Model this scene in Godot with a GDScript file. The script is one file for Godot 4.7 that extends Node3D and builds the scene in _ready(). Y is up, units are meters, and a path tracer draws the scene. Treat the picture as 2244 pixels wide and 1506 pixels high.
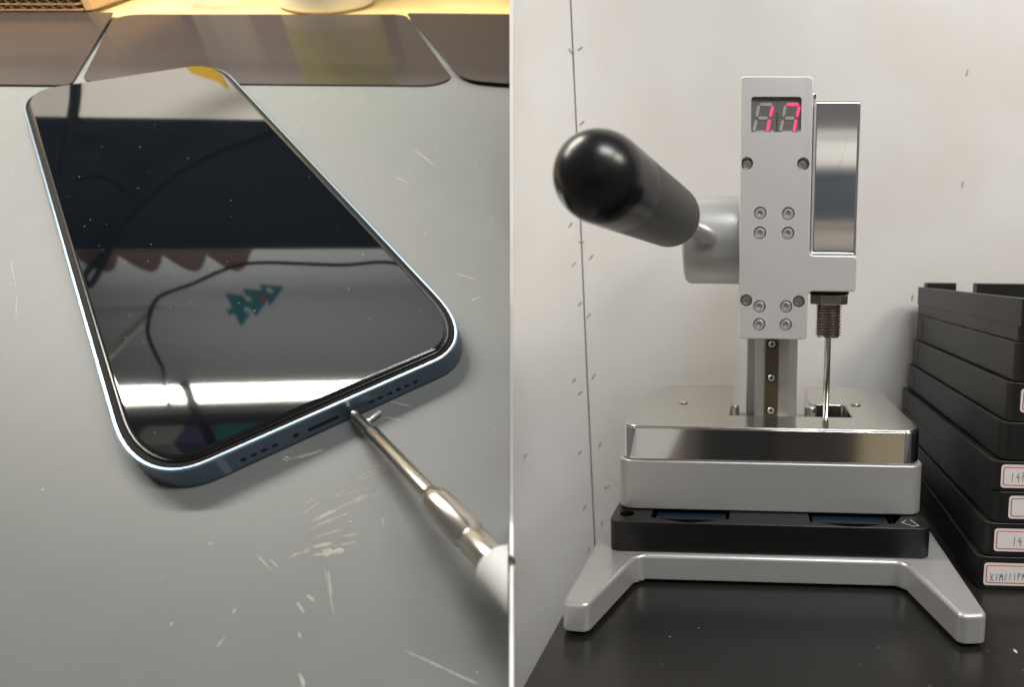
extends Node3D
# A repair bench: on the left a phone on a tilted grey mat, on the right a small press on a black desk, with a thin white board between.

const H := 0.008          # thickness of the phone's frame
const UP_A := Vector3(0.788011, 0, 0.615661)    # along the back panel of the tilted bench
const UP_B := Vector3(0.615661, 0, -0.788011)   # away from the viewer, towards the back panel

var LT: Transform3D       # frame of the tilted bench: y is square to the mat
var M := {}
var used := {}
var rng := RandomNumberGenerator.new()

# ------------------------------------------------------------------ mesh tools
class MB:
	var v := PackedVector3Array()
	var n := PackedVector3Array()
	var off := Vector3.ZERO
	var xf := Transform3D()

	func tri(a: Vector3, b: Vector3, c: Vector3, na: Vector3, nb: Vector3, nc: Vector3) -> void:
		a = xf * a + off
		b = xf * b + off
		c = xf * c + off
		na = (xf.basis * na).normalized()
		nb = (xf.basis * nb).normalized()
		nc = (xf.basis * nc).normalized()
		var g := (b - a).cross(c - a)
		if g.length_squared() < 1e-22:
			return
		if g.dot(na + nb + nc) > 0.0:
			v.append_array([a, c, b])
			n.append_array([na, nc, nb])
		else:
			v.append_array([a, b, c])
			n.append_array([na, nb, nc])

	func quad(a: Vector3, b: Vector3, c: Vector3, d: Vector3, na: Vector3, nb: Vector3, nc: Vector3, nd: Vector3) -> void:
		tri(a, b, c, na, nb, nc)
		tri(a, c, d, na, nc, nd)

	func flat(a: Vector3, b: Vector3, c: Vector3, d: Vector3, nn: Vector3) -> void:
		quad(a, b, c, d, nn, nn, nn, nn)

	func mesh() -> ArrayMesh:
		var arr := []
		arr.resize(Mesh.ARRAY_MAX)
		arr[Mesh.ARRAY_VERTEX] = v
		arr[Mesh.ARRAY_NORMAL] = n
		var m := ArrayMesh.new()
		m.add_surface_from_arrays(Mesh.PRIMITIVE_TRIANGLES, arr)
		return m

func mb(base := Vector3.ZERO, xf := Transform3D()) -> MB:
	var b := MB.new()
	b.off = -base
	b.xf = xf
	return b

# outline with filleted corners: [points, outward normals]
func rounded(pts: Array, radius, segs := 6) -> Array:
	var area := 0.0
	for i in pts.size():
		area += pts[i].cross(pts[(i + 1) % pts.size()])
	var q := pts.duplicate()
	var rr := []
	for i in pts.size():
		rr.append(radius[i] if radius is Array else radius)
	if area < 0.0:
		q.reverse()
		rr.reverse()
	var op := PackedVector2Array()
	var on := PackedVector2Array()
	var k := q.size()
	for i in k:
		var p: Vector2 = q[i]
		var a: Vector2 = q[(i + k - 1) % k]
		var b: Vector2 = q[(i + 1) % k]
		var d1 := (p - a).normalized()
		var d2 := (b - p).normalized()
		var turn := d1.angle_to(d2)
		if absf(turn) < 0.003:
			op.append(p)
			on.append(Vector2(d1.y, -d1.x))
			continue
		var th := tan(absf(turn) / 2.0)
		var t: float = minf(rr[i] * th, 0.48 * minf((p - a).length(), (b - p).length()))
		var r := t / th
		var n1 := Vector2(d1.y, -d1.x)
		var s := p - d1 * t
		var convex := turn > 0.0
		var c := s - n1 * r if convex else s + n1 * r
		for j in segs + 1:
			var nn := n1.rotated(turn * j / segs)
			op.append(c + nn * r if convex else c - nn * r)
			on.append(nn)
	return [op, on]

func scaled(o: Array, sx: float, sy: float) -> Array:
	var p := PackedVector2Array()
	var n := PackedVector2Array()
	for i in o[0].size():
		p.append(Vector2(o[0][i].x * sx, o[0][i].y * sy))
		n.append(Vector2(o[1][i].x / sx, o[1][i].y / sy).normalized())
	return [p, n]

func inset(o: Array, d: float) -> Array:
	var p := PackedVector2Array()
	for i in o[0].size():
		p.append(o[0][i] - o[1][i] * d)
	return [p, o[1]]

func circle(c: Vector2, r: float, segs := 20) -> Array:
	var p := PackedVector2Array()
	var n := PackedVector2Array()
	for i in segs:
		var d := Vector2.RIGHT.rotated(TAU * i / segs)
		p.append(c + d * r)
		n.append(d)
	return [p, n]

func rect(x0: float, z0: float, x1: float, z1: float) -> Array:
	return [Vector2(x0, z0), Vector2(x1, z0), Vector2(x1, z1), Vector2(x0, z1)]

func divided(o: Array, step: float) -> Array:
	var p := PackedVector2Array()
	var n := PackedVector2Array()
	var k: int = o[0].size()
	for i in k:
		var a: Vector2 = o[0][i]
		var b: Vector2 = o[0][(i + 1) % k]
		p.append(a)
		n.append(o[1][i])
		var m := int((b - a).length() / step)
		for j in range(1, m + 1):
			p.append(a.lerp(b, float(j) / (m + 1)))
			n.append(o[1][i].lerp(o[1][(i + 1) % k], float(j) / (m + 1)).normalized())
	return [p, n]

# outline (x, z) raised from y0 to y1 with rounded rims; holes = [[outline, depth], ...] sunk from the top
func prism(b: MB, o: Array, y0: float, y1: float, rt := 0.0, rb := 0.0, holes := [], segs := 3) -> void:
	if holes.size():
		o = divided(o, 0.0025)
	var prof := []
	if rb > 0.0:
		for i in segs + 1:
			var a := PI / 2 * i / segs
			prof.append([rb * (1 - sin(a)), y0 + rb * (1 - cos(a)), sin(a), -cos(a)])
	else:
		prof.append([0.0, y0, 1.0, 0.0])
	if rt > 0.0:
		for i in segs + 1:
			var a := PI / 2 * i / segs
			prof.append([rt * (1 - cos(a)), y1 - rt * (1 - sin(a)), cos(a), sin(a)])
	else:
		prof.append([0.0, y1, 1.0, 0.0])
	var k: int = o[0].size()
	for i in prof.size() - 1:
		var e: Array = prof[i]
		var f: Array = prof[i + 1]
		for j in k:
			var j2 := (j + 1) % k
			var p: Vector2 = o[0][j]
			var q: Vector2 = o[0][j2]
			var pn: Vector2 = o[1][j]
			var qn: Vector2 = o[1][j2]
			var at := func(c: Vector2, cn: Vector2, s: Array) -> Vector3: return Vector3(c.x - cn.x * s[0], s[1], c.y - cn.y * s[0])
			var no := func(cn: Vector2, s: Array) -> Vector3: return Vector3(cn.x * s[2], s[3], cn.y * s[2])
			b.quad(at.call(p, pn, e), at.call(q, qn, e), at.call(q, qn, f), at.call(p, pn, f), no.call(pn, e), no.call(qn, e), no.call(qn, f), no.call(pn, f))
	cap(b, inset(o, rb)[0], y0, Vector3.DOWN)
	if holes.is_empty():
		cap(b, inset(o, rt)[0], y1, Vector3.UP)
		return
	var rim: PackedVector2Array = inset(o, rt)[0]
	var all := PackedVector2Array(rim)
	for hole in holes:
		all.append_array(hole[0][0])
	var t := Geometry2D.triangulate_delaunay(all)
	for i in range(0, t.size(), 3):
		var c := (all[t[i]] + all[t[i + 1]] + all[t[i + 2]]) / 3.0
		var keep := Geometry2D.is_point_in_polygon(c, rim)
		for hole in holes:
			keep = keep and not Geometry2D.is_point_in_polygon(c, hole[0][0])
		if keep:
			b.tri(Vector3(all[t[i]].x, y1, all[t[i]].y), Vector3(all[t[i + 1]].x, y1, all[t[i + 1]].y), Vector3(all[t[i + 2]].x, y1, all[t[i + 2]].y), Vector3.UP, Vector3.UP, Vector3.UP)
	for hole in holes:
		var hp: PackedVector2Array = hole[0][0]
		var hn: PackedVector2Array = hole[0][1]
		var yb: float = y1 - hole[1]
		for j in hp.size():
			var j2 := (j + 1) % hp.size()
			var a := Vector3(-hn[j].x, 0, -hn[j].y)
			var c := Vector3(-hn[j2].x, 0, -hn[j2].y)
			b.quad(Vector3(hp[j].x, y1, hp[j].y), Vector3(hp[j2].x, y1, hp[j2].y), Vector3(hp[j2].x, yb, hp[j2].y), Vector3(hp[j].x, yb, hp[j].y), a, c, c, a)
		cap(b, hp, yb, Vector3.UP)

# sheet between two outlines with the same number of corners
func slab(b: MB, top: Array, yt: float, bottom: Array, yb: float) -> void:
	cap(b, PackedVector2Array(top), yt, Vector3.UP)
	cap(b, PackedVector2Array(bottom), yb, Vector3.DOWN)
	var mid := Vector2.ZERO
	for p in top:
		mid += p / top.size()
	for i in top.size():
		var j := (i + 1) % top.size()
		var a := Vector3(top[i].x, yt, top[i].y)
		var c := Vector3(top[j].x, yt, top[j].y)
		var d := Vector3(bottom[j].x, yb, bottom[j].y)
		var e := Vector3(bottom[i].x, yb, bottom[i].y)
		var nn := (c - a).cross(e - a).normalized()
		if nn.dot((a + c) / 2.0 - Vector3(mid.x, yt, mid.y)) < 0.0:
			nn = -nn
		b.flat(a, c, d, e, nn)

func cap(b: MB, p: PackedVector2Array, y: float, nn: Vector3) -> void:
	var t := Geometry2D.triangulate_polygon(p)
	for i in range(0, t.size(), 3):
		b.tri(Vector3(p[t[i]].x, y, p[t[i]].y), Vector3(p[t[i + 1]].x, y, p[t[i + 1]].y), Vector3(p[t[i + 2]].x, y, p[t[i + 2]].y), nn, nn, nn)

# profile [(radius, height)] turned round the y axis
func lathe(b: MB, prof: Array, segs := 32, cut_n := Vector3.ZERO, cut_d := 0.0, cut_axis := Vector3.ZERO) -> void:
	var m := prof.size() - 1
	var sn := []
	for i in m:
		var d: Vector2 = (prof[i + 1] - prof[i]).normalized()
		sn.append(Vector2(d.y, -d.x))
	for i in m:
		var n0: Vector2 = sn[i]
		var n1: Vector2 = sn[i]
		if i > 0 and sn[i].dot(sn[i - 1]) > 0.8:
			n0 = (sn[i] + sn[i - 1]).normalized()
		if i < m - 1 and sn[i].dot(sn[i + 1]) > 0.8:
			n1 = (sn[i] + sn[i + 1]).normalized()
		for j in segs:
			var a0 := TAU * j / segs
			var a1 := TAU * (j + 1) / segs
			var c0 := Vector3(cos(a0), 0, sin(a0))
			var c1 := Vector3(cos(a1), 0, sin(a1))
			var pts := [c0 * prof[i].x + Vector3.UP * prof[i].y, c1 * prof[i].x + Vector3.UP * prof[i].y, c1 * prof[i + 1].x + Vector3.UP * prof[i + 1].y, c0 * prof[i + 1].x + Vector3.UP * prof[i + 1].y]
			if cut_n != Vector3.ZERO:
				for q in 4:
					var w: Vector3 = b.xf * pts[q]
					var miss := cut_d - cut_n.dot(w)
					if miss > 0.0:
						w += cut_axis * (miss / cut_n.dot(cut_axis))
						pts[q] = b.xf.affine_inverse() * w
			b.quad(pts[0], pts[1], pts[2], pts[3], c0 * n0.x + Vector3.UP * n0.y, c1 * n0.x + Vector3.UP * n0.y, c1 * n1.x + Vector3.UP * n1.y, c0 * n1.x + Vector3.UP * n1.y)

func tube(b: MB, path: Array, r: float, segs := 8) -> void:
	var rings := []
	var side := Vector3.ZERO
	for i in path.size():
		var d: Vector3 = (path[mini(i + 1, path.size() - 1)] - path[maxi(i - 1, 0)]).normalized()
		if side == Vector3.ZERO:
			side = d.cross(Vector3.UP if absf(d.y) < 0.9 else Vector3.RIGHT).normalized()
		side = (side - d * side.dot(d)).normalized()
		var up := d.cross(side)
		var ring := []
		for j in segs:
			ring.append(side * cos(TAU * j / segs) + up * sin(TAU * j / segs))
		rings.append(ring)
	for i in path.size() - 1:
		for j in segs:
			var j2 := (j + 1) % segs
			b.quad(path[i] + rings[i][j] * r, path[i] + rings[i][j2] * r, path[i + 1] + rings[i + 1][j2] * r, path[i + 1] + rings[i + 1][j] * r, rings[i][j], rings[i][j2], rings[i + 1][j2], rings[i + 1][j])
	for e in [0, path.size() - 1]:
		var d: Vector3 = (path[0] - path[1]).normalized() if e == 0 else (path[e] - path[e - 1]).normalized()
		for j in segs:
			b.tri(path[e], path[e] + rings[e][j] * r, path[e] + rings[e][(j + 1) % segs] * r, d, d, d)

func smooth_path(p: Array, k := 6) -> Array:
	var out := []
	for i in p.size() - 1:
		var a: Vector3 = p[maxi(i - 1, 0)]
		var d: Vector3 = p[mini(i + 2, p.size() - 1)]
		for j in k:
			out.append(p[i].cubic_interpolate(p[i + 1], a, d, float(j) / k))
	out.append(p[-1])
	return out

func axis_frame(at: Vector3, along: Vector3) -> Transform3D:
	var y := along.normalized()
	var x := y.cross(Vector3.UP if absf(y.y) < 0.9 else Vector3.RIGHT).normalized()
	return Transform3D(Basis(x, y, x.cross(y)), at)

# frame that stands a prism up: outline (x, -y), raised towards +z
func facing(z: float) -> Transform3D:
	return Transform3D(Basis(Vector3.RIGHT, Vector3.BACK, Vector3.DOWN), Vector3(0, 0, z))

# ------------------------------------------------------------------ scene tools
func numbered(called: String) -> String:
	used[called] = used.get(called, 0) + 1
	return called if used[called] == 1 else "%s_%03d" % [called, used[called] - 1]

func thing(called: String, label: String, category: String, at: Transform3D, group := "") -> Node3D:
	var o := Node3D.new()
	o.name = numbered(called)
	o.transform = at
	o.set_meta("label", label)
	o.set_meta("category", category)
	if group:
		o.set_meta("group", group)
	add_child(o)
	return o

func part(parent: Node, called: String, b: MB, m: Material) -> MeshInstance3D:
	var o := MeshInstance3D.new()
	o.name = called
	o.mesh = b.mesh()
	o.material_override = m
	parent.add_child(o, true)
	return o

func structure(called: String, b: MB, m: Material) -> MeshInstance3D:
	var o := part(self, called, b, m)
	o.set_meta("kind", "structure")
	return o

func single(called: String, label: String, category: String, at: Transform3D, b: MB, m: Material, group := "") -> MeshInstance3D:
	var o := MeshInstance3D.new()
	o.name = numbered(called)
	o.transform = at
	o.mesh = b.mesh()
	o.material_override = m
	o.set_meta("label", label)
	o.set_meta("category", category)
	if group:
		o.set_meta("group", group)
	add_child(o)
	return o

func bench(base: Vector3) -> Transform3D:
	return LT * Transform3D(Basis(), base)

func onwall(a: float, y: float, d: float) -> Vector3:
	return UP_A * a + UP_B * d + Vector3.UP * y

# ------------------------------------------------------------------ materials
func noise_tex(size: int, freq: float, lo: Color, hi: Color, seed_: int, octaves := 4, normal := false, bump := 4.0) -> NoiseTexture2D:
	var f := FastNoiseLite.new()
	f.seed = seed_
	f.noise_type = FastNoiseLite.TYPE_SIMPLEX
	f.frequency = freq
	f.fractal_octaves = octaves
	var t := NoiseTexture2D.new()
	t.width = size
	t.height = size
	t.seamless = true
	t.noise = f
	if normal:
		t.as_normal_map = true
		t.bump_strength = bump
	else:
		var g := Gradient.new()
		g.set_color(0, lo)
		g.set_color(1, hi)
		t.color_ramp = g
	return t

func mat(called: String, c: Color, rough: float, metal := 0.0, spec := 0.5) -> StandardMaterial3D:
	var m := StandardMaterial3D.new()
	m.resource_name = called
	m.albedo_color = c.linear_to_srgb()
	m.roughness = rough
	m.metallic = metal
	m.metallic_specular = spec
	M[called] = m
	return m

func textured(m: StandardMaterial3D, tex: Texture2D, per_metre: float) -> StandardMaterial3D:
	m.albedo_texture = tex
	m.uv1_triplanar = true
	m.uv1_world_triplanar = true
	m.uv1_scale = Vector3.ONE * per_metre
	return m

func grained(m: StandardMaterial3D, tex: Texture2D, amount: float, per_metre: float) -> StandardMaterial3D:
	m.heightmap_enabled = true
	m.heightmap_texture = tex
	m.heightmap_scale = amount
	m.uv1_triplanar = true
	m.uv1_world_triplanar = true
	m.uv1_scale = Vector3.ONE * per_metre
	return m

func make_materials() -> void:
	var fine := noise_tex(512, 0.16, Color.BLACK, Color.WHITE, 3, 3)
	var soft := noise_tex(512, 0.012, Color.BLACK, Color.WHITE, 5, 5)
	var blotch := noise_tex(512, 0.010, Color(0.965, 0.965, 0.96), Color(1, 1, 1), 8, 5)
	var rough_t := noise_tex(512, 0.015, Color(0.72, 0.72, 0.72), Color(1, 1, 1), 12, 5)
	var grit := noise_tex(512, 0.22, Color(0.80, 0.80, 0.80), Color(1, 1, 1), 15, 3)

	var m := mat("mat_rubber", Color(0.142, 0.149, 0.146), 0.52)
	textured(m, blotch, 6.0)
	grained(m, fine, 0.0010, 9.0)
	mat("scuffed_rubber", Color(0.34, 0.33, 0.285), 0.7)
	mat("lint", Color(0.6, 0.59, 0.56), 0.8)
	mat("grit", Color(0.05, 0.05, 0.05), 0.8)
	m = mat("sheet", Color(0.036, 0.029, 0.028), 0.20, 0.0, 0.16)
	m.roughness_texture = rough_t
	m.uv1_triplanar = true
	m.uv1_world_triplanar = true
	m.uv1_scale = Vector3.ONE * 14.0
	var grain := noise_tex(512, 0.02, Color(0.90, 0.86, 0.78), Color(1, 1, 1), 21, 4)
	m = textured(mat("wood", Color(0.72, 0.55, 0.25), 0.5), grain, 6.0)
	m.uv1_scale = Vector3(2.0, 2.0, 22.0)
	mat("cardboard", Color(0.50, 0.33, 0.17), 0.85)
	mat("cardboard_edge", Color(0.36, 0.22, 0.11), 0.9)
	mat("white_board", Color(0.92, 0.92, 0.91), 0.6)
	mat("white_panel", Color(0.66, 0.66, 0.655), 0.55)
	mat("grey_panel", Color(0.40, 0.44, 0.47), 0.6)
	mat("black_panel", Color(0.004, 0.008, 0.013), 0.85, 0.0, 0.15)
	mat("brown_cloth", Color(0.075, 0.045, 0.04), 0.9)
	mat("black_cable", Color(0.003, 0.004, 0.005), 0.85, 0.0, 0.12)
	mat("teal_paper", Color(0.01, 0.13, 0.17), 0.7)
	mat("red_dot", Color(0.35, 0.03, 0.05), 0.7)

	# phone
	m = mat("blue_alloy", Color(0.16, 0.21, 0.27), 0.38, 0.9)
	mat("bezel_glass", Color(0.006, 0.005, 0.0045), 0.25)
	mat("rim_alloy", Color(0.34, 0.47, 0.60), 0.3, 0.8)
	mat("band", Color(0.12, 0.16, 0.21), 0.5)
	mat("gasket", Color(0.006, 0.005, 0.0045), 0.6, 0.0, 0.2)
	m = mat("screen_glass", Color(0.0035, 0.0045, 0.006), 0.03, 0.0, 0.60)
	mat("hole_black", Color(0.003, 0.003, 0.003), 0.9)

	# metals
	mat("driver_steel", Color(0.60, 0.56, 0.50), 0.24, 1.0)
	mat("screw_steel", Color(0.72, 0.70, 0.67), 0.34, 0.7)
	m = grained(mat("handle_grip", Color(0.62, 0.61, 0.59), 0.6), fine, 0.004, 30.0)
	m = grained(mat("blasted", Color(0.94, 0.935, 0.92), 0.36, 0.42), fine, 0.007, 26.0)
	m.albedo_texture = grit
	m = mat("anodised", Color(0.66, 0.66, 0.655), 0.33, 0.55)
	grained(m, fine, 0.002, 26.0)
	m.albedo_texture = grit
	mat("polished", Color(0.75, 0.755, 0.76), 0.10, 1.0)
	m = mat("satin_steel", Color(0.66, 0.64, 0.58), 0.20, 1.0)
	m.roughness_texture = rough_t
	m.uv1_triplanar = true
	m.uv1_scale = Vector3.ONE * 20.0
	mat("bronze_steel", Color(0.26, 0.21, 0.15), 0.3, 1.0)
	mat("rail_alloy", Color(0.52, 0.53, 0.53), 0.42, 0.6)
	mat("nickel", Color(0.62, 0.56, 0.48), 0.26, 1.0)
	mat("dark_nickel", Color(0.20, 0.17, 0.14), 0.32, 1.0)
	mat("chrome", Color(0.78, 0.785, 0.79), 0.07, 1.0)
	m = mat("black_plastic", Color(0.005, 0.005, 0.006), 0.28)
	m = mat("grip_plastic", Color(0.020, 0.018, 0.017), 0.42)
	mat("black_alloy", Color(0.005, 0.005, 0.005), 0.34)
	mat("pocket_blue", Color(0.007, 0.013, 0.022), 0.35)
	mat("rubber_foot", Color(0.008, 0.008, 0.008), 0.8)
	mat("etched_line", Color(0.55, 0.55, 0.52), 0.6)

	# display
	mat("display_face", Color(0.17, 0.165, 0.155), 0.18)
	mat("segment_off", Color(0.42, 0.41, 0.40), 0.4)
	m = mat("segment_lit", Color(0.6, 0.05, 0.13), 0.4)
	m.emission_enabled = true
	m.emission = Color(1.0, 0.27, 0.44)
	m.emission_energy_multiplier = 0.95

	# surroundings
	var paint := noise_tex(512, 0.006, Color(0.965, 0.955, 0.945), Color(1, 1, 1), 31, 5)
	m = textured(mat("wall_paint", Color(0.84, 0.825, 0.80), 0.62), paint, 3.0)
	grained(m, soft, 0.010, 3.0)
	mat("wall_gap", Color(0.10, 0.085, 0.07), 0.9)
	mat("staple", Color(0.42, 0.39, 0.35), 0.5, 0.2)
	m = mat("desk_laminate", Color(0.013, 0.012, 0.0115), 0.28)
	grained(m, soft, 0.0008, 10.0)
	m = mat("mold_black", Color(0.012, 0.011, 0.010), 0.40)
	m.uv1_triplanar = true
	m.uv1_scale = Vector3.ONE * 12.0
	mat("label_paper", Color(0.78, 0.75, 0.72), 0.7)
	mat("label_red", Color(0.62, 0.06, 0.09), 0.7)
	mat("ink", Color(0.02, 0.02, 0.03), 0.6)
	m = mat("lamp_glow", Color(0.9, 0.9, 0.9), 0.5)
	m.emission_enabled = true
	m.emission = Color(1.0, 0.97, 0.92)
	m.emission_energy_multiplier = 6.0
	mat("lamp_case", Color(0.6, 0.6, 0.6), 0.5)
	m = mat("clear_glass", Color(0.95, 0.95, 0.92, 1), 0.03)
	m.albedo_color = Color(0.95, 0.95, 0.92, 0.08)
	m.transparency = BaseMaterial3D.TRANSPARENCY_ALPHA
	mat("cream_plastic", Color(0.6, 0.55, 0.42), 0.35)
	mat("lime_plastic", Color(0.33, 0.36, 0.02), 0.4)
	mat("amber_plastic", Color(0.62, 0.42, 0.03), 0.35)

# ------------------------------------------------------------------ build
func _ready() -> void:
	rng.seed = 77
	LT = Transform3D(Basis(Vector3(0.703050, 0.360060, -0.613251), Vector3(0.062652, 0.827635, 0.557758), Vector3(0.708375, -0.430554, 0.559311)), Vector3(-0.262877, 0.157625, -0.295167))

	# camera
	var cam := Camera3D.new()
	cam.name = "camera"
	cam.position = Vector3(0, 0.129, 0)
	cam.rotation_order = EULER_ORDER_YXZ
	cam.rotation = Vector3(-atan(164.0 / 1370.0), deg_to_rad(2.0), deg_to_rad(0.6))
	var at := CameraAttributesPhysical.new()
	at.frustum_focal_length = 35.0
	at.frustum_focus_distance = 0.25
	at.frustum_near = 0.02
	at.frustum_far = 50.0
	at.exposure_aperture = 35.0 / 1.8
	cam.attributes = at
	cam.projection = Camera3D.PROJECTION_FRUSTUM
	cam.near = 0.02
	cam.far = 50.0
	cam.size = 0.02 * 1506.0 / 1370.0
	cam.frustum_offset = Vector2(0.02 * (1122.0 - 1600.0) / 1370.0, 0)
	add_child(cam)
	cam.current = true

	# air and exposure
	var env := Environment.new()
	env.background_mode = Environment.BG_COLOR
	env.background_color = Color(0.43, 0.42, 0.408)
	env.background_energy_multiplier = 1.0
	env.tonemap_mode = Environment.TONE_MAPPER_LINEAR
	env.tonemap_exposure = 1.04
	env.sdfgi_enabled = true
	env.ssao_enabled = true
	env.ssil_enabled = true
	var we := WorldEnvironment.new()
	we.name = "world_environment"
	we.environment = env
	add_child(we)

	make_materials()
	lamps()
	walls_and_desk()
	divider()
	tilted_bench()
	back_panel()
	phone()
	screwdriver()
	press()
	black_mold()
	mold_stack()
	small_dirt()
	rack_behind()

func area_light(parent: Node3D, size: Vector2, energy: float, c: Color, at: Transform3D) -> void:
	var l := AreaLight3D.new()
	l.name = "area_light"
	l.area_size = size
	l.light_energy = energy
	l.light_color = c
	l.shadow_enabled = true
	l.area_range = 6.0
	l.transform = at
	parent.add_child(l, true)

func lamps() -> void:
	# two ceiling panels, one cool and one warm
	for s in [[Vector3(0.24, 0.88, 0.26), Color(0.95, 0.975, 1.0), 0.52, "cool white ceiling panel above the left side of the desk"], [Vector3(0.72, 0.82, 0.24), Color(1.0, 0.95, 0.89), 0.58, "warm white ceiling panel above the right side of the desk"]]:
		var t := thing("ceiling_lamp", s[3], "lamp", Transform3D(Basis(), s[0]), "ceiling panels")
		var b := mb()
		prism(b, rounded(rect(-0.20, -0.12, 0.20, 0.12), 0.01), 0.004, 0.04, 0.002, 0.002)
		part(t, "housing", b, M.lamp_case)
		b = mb()
		prism(b, rounded(rect(-0.19, -0.11, 0.19, 0.11), 0.01), 0.0, 0.006)
		part(t, "diffuser", b, M.lamp_glow)
		area_light(t, Vector2(0.38, 0.22), s[2], s[1], Transform3D(Basis(Vector3.RIGHT, -PI / 2), Vector3(0, -0.004, 0)))

func walls_and_desk() -> void:
	var seam: Array = [Vector2(-0.11852, 0.31326), Vector2(-0.11483, 0.18402), Vector2(-0.11177, 0.06323), Vector2(-0.10811, -0.06292), Vector2(-0.10509, -0.19110)]
	seam.push_front(seam[0] + (seam[0] - seam[1]).normalized() * 0.42)
	var left := []
	var right := []
	for q in seam:
		left.append(Vector2(q.x - 0.0005, -q.y))
		right.append(Vector2(q.x + 0.0005, -q.y))
	left.append(Vector2(-0.1608 - 0.0135, -seam[-1].y))
	left.append(Vector2(-0.1395, -seam[0].y))
	right.append(Vector2(0.75, -seam[-1].y))
	right.append(Vector2(0.75, -seam[0].y))
	var b := mb(Vector3.ZERO, facing(-0.427))
	prism(b, rounded(left, 0.0004, 2), 0.0, 0.012, 0.0003)
	var wl := structure("wall_left", b, M.wall_paint)
	b = mb(Vector3.ZERO, facing(-0.427))
	prism(b, rounded(right, 0.0004, 2), 0.0, 0.012, 0.0003)
	var wr := structure("wall_right", b, M.wall_paint)
	b = mb(Vector3.ZERO, facing(-0.435))
	prism(b, rounded(rect(-0.138, -0.70, 0.75, 0.22), 0.001), 0.0, 0.0078)
	structure("wall_backing", b, M.wall_gap)
	for s in [[-0.1124, 0.2675, 0.60], [-0.1186, 0.2661, -0.90], [-0.1120, 0.2216, 0.70], [-0.1208, 0.1566, 0.90], [-0.1137, 0.1457, 0.10], [-0.1075, 0.1356, 0.90], [-0.1192, 0.1306, 0.90], [-0.1154, 0.1046, 0.80], [-0.1097, 0.0967, 0.90], [-0.1072, 0.0552, 0.95], [-0.1204, 0.0524, 0.95], [-0.1165, 0.0437, 0.70], [-0.1035, 0.0075, 1.20], [-0.1176, 0.0017, 1.00], [-0.1148, -0.0375, 1.00], [-0.1027, -0.0484, 1.30], [-0.1124, -0.0684, 1.10], [0.1322, 0.2526, 1.30], [0.1331, 0.1840, 1.45], [0.1045, 0.1112, 1.40], [-0.1556, -0.0014, 1.00], [-0.0989, -0.0223, 0.30]]:
		var sx: float = seam[0].x
		for i in seam.size() - 1:
			if s[1] <= seam[i].y and s[1] >= seam[i + 1].y:
				sx = lerpf(seam[i].x, seam[i + 1].x, inverse_lerp(seam[i].y, seam[i + 1].y, s[1]))
		var d := Vector2(cos(s[2]), sin(s[2])) * 0.0018
		var c := Vector3(s[0], s[1], -0.41497)
		b = mb()
		tube(b, [c - Vector3(d.x, d.y, 0.0003), c + Vector3(-d.x, -d.y, 0) * 0.8, c + Vector3(d.x, d.y, 0) * 0.8, c + Vector3(d.x, d.y, -0.0003)], 0.00055, 6)
		part(wl if s[0] < sx else wr, "staple", b, M.staple)
	b = mb()
	prism(b, rounded(rect(-0.0692, -0.4147, 0.60, -0.12), 0.002), -0.018, 0.0, 0.0006, 0.0006)
	structure("desk", b, M.desk_laminate)

func divider() -> void:
	var l: Array = [Vector3(-0.24139, 0.68729, -0.66310), Vector3(-0.11466, 0.39419, -0.31497), Vector3(-0.10922, 0.02448, -0.27088), Vector3(-0.05735, 0.06475, -0.14146), Vector3(-0.04212, 0.03354, -0.09996), Vector3(-0.22564, -0.38239, -0.53552)]
	var r: Array = [Vector3(-0.23806, 0.68733, -0.66322), Vector3(-0.11308, 0.39420, -0.31503), Vector3(-0.10764, 0.02449, -0.27093), Vector3(-0.05652, 0.06476, -0.14149), Vector3(-0.04150, 0.03355, -0.09999), Vector3(-0.22232, -0.38235, -0.53564)]
	var base: Vector3 = (l[4] + l[5]) / 2.0
	var b := mb(base)
	var k := l.size()
	var side: Vector3 = (r[0] - l[0]).normalized()
	var tris := [[0, 1, 2], [0, 2, 5], [2, 3, 4], [2, 4, 5]]
	for t in tris:
		b.tri(l[t[0]], l[t[1]], l[t[2]], -side, -side, -side)
		b.tri(r[t[0]], r[t[1]], r[t[2]], side, side, side)
	for i in k:
		var j := (i + 1) % k
		var e: Vector3 = (l[j] - l[i]).cross(side).normalized()
		var mid := Vector3.ZERO
		for q in l:
			mid += q / k
		if e.dot((l[i] + l[j]) / 2.0 - mid) < 0.0:
			e = -e
		b.flat(l[i], l[j], r[j], r[i], e)
	single("divider_board", "thin white upright board dividing the tilted bench from the black desk", "board", Transform3D(Basis(), base), b, M.white_board)

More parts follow.
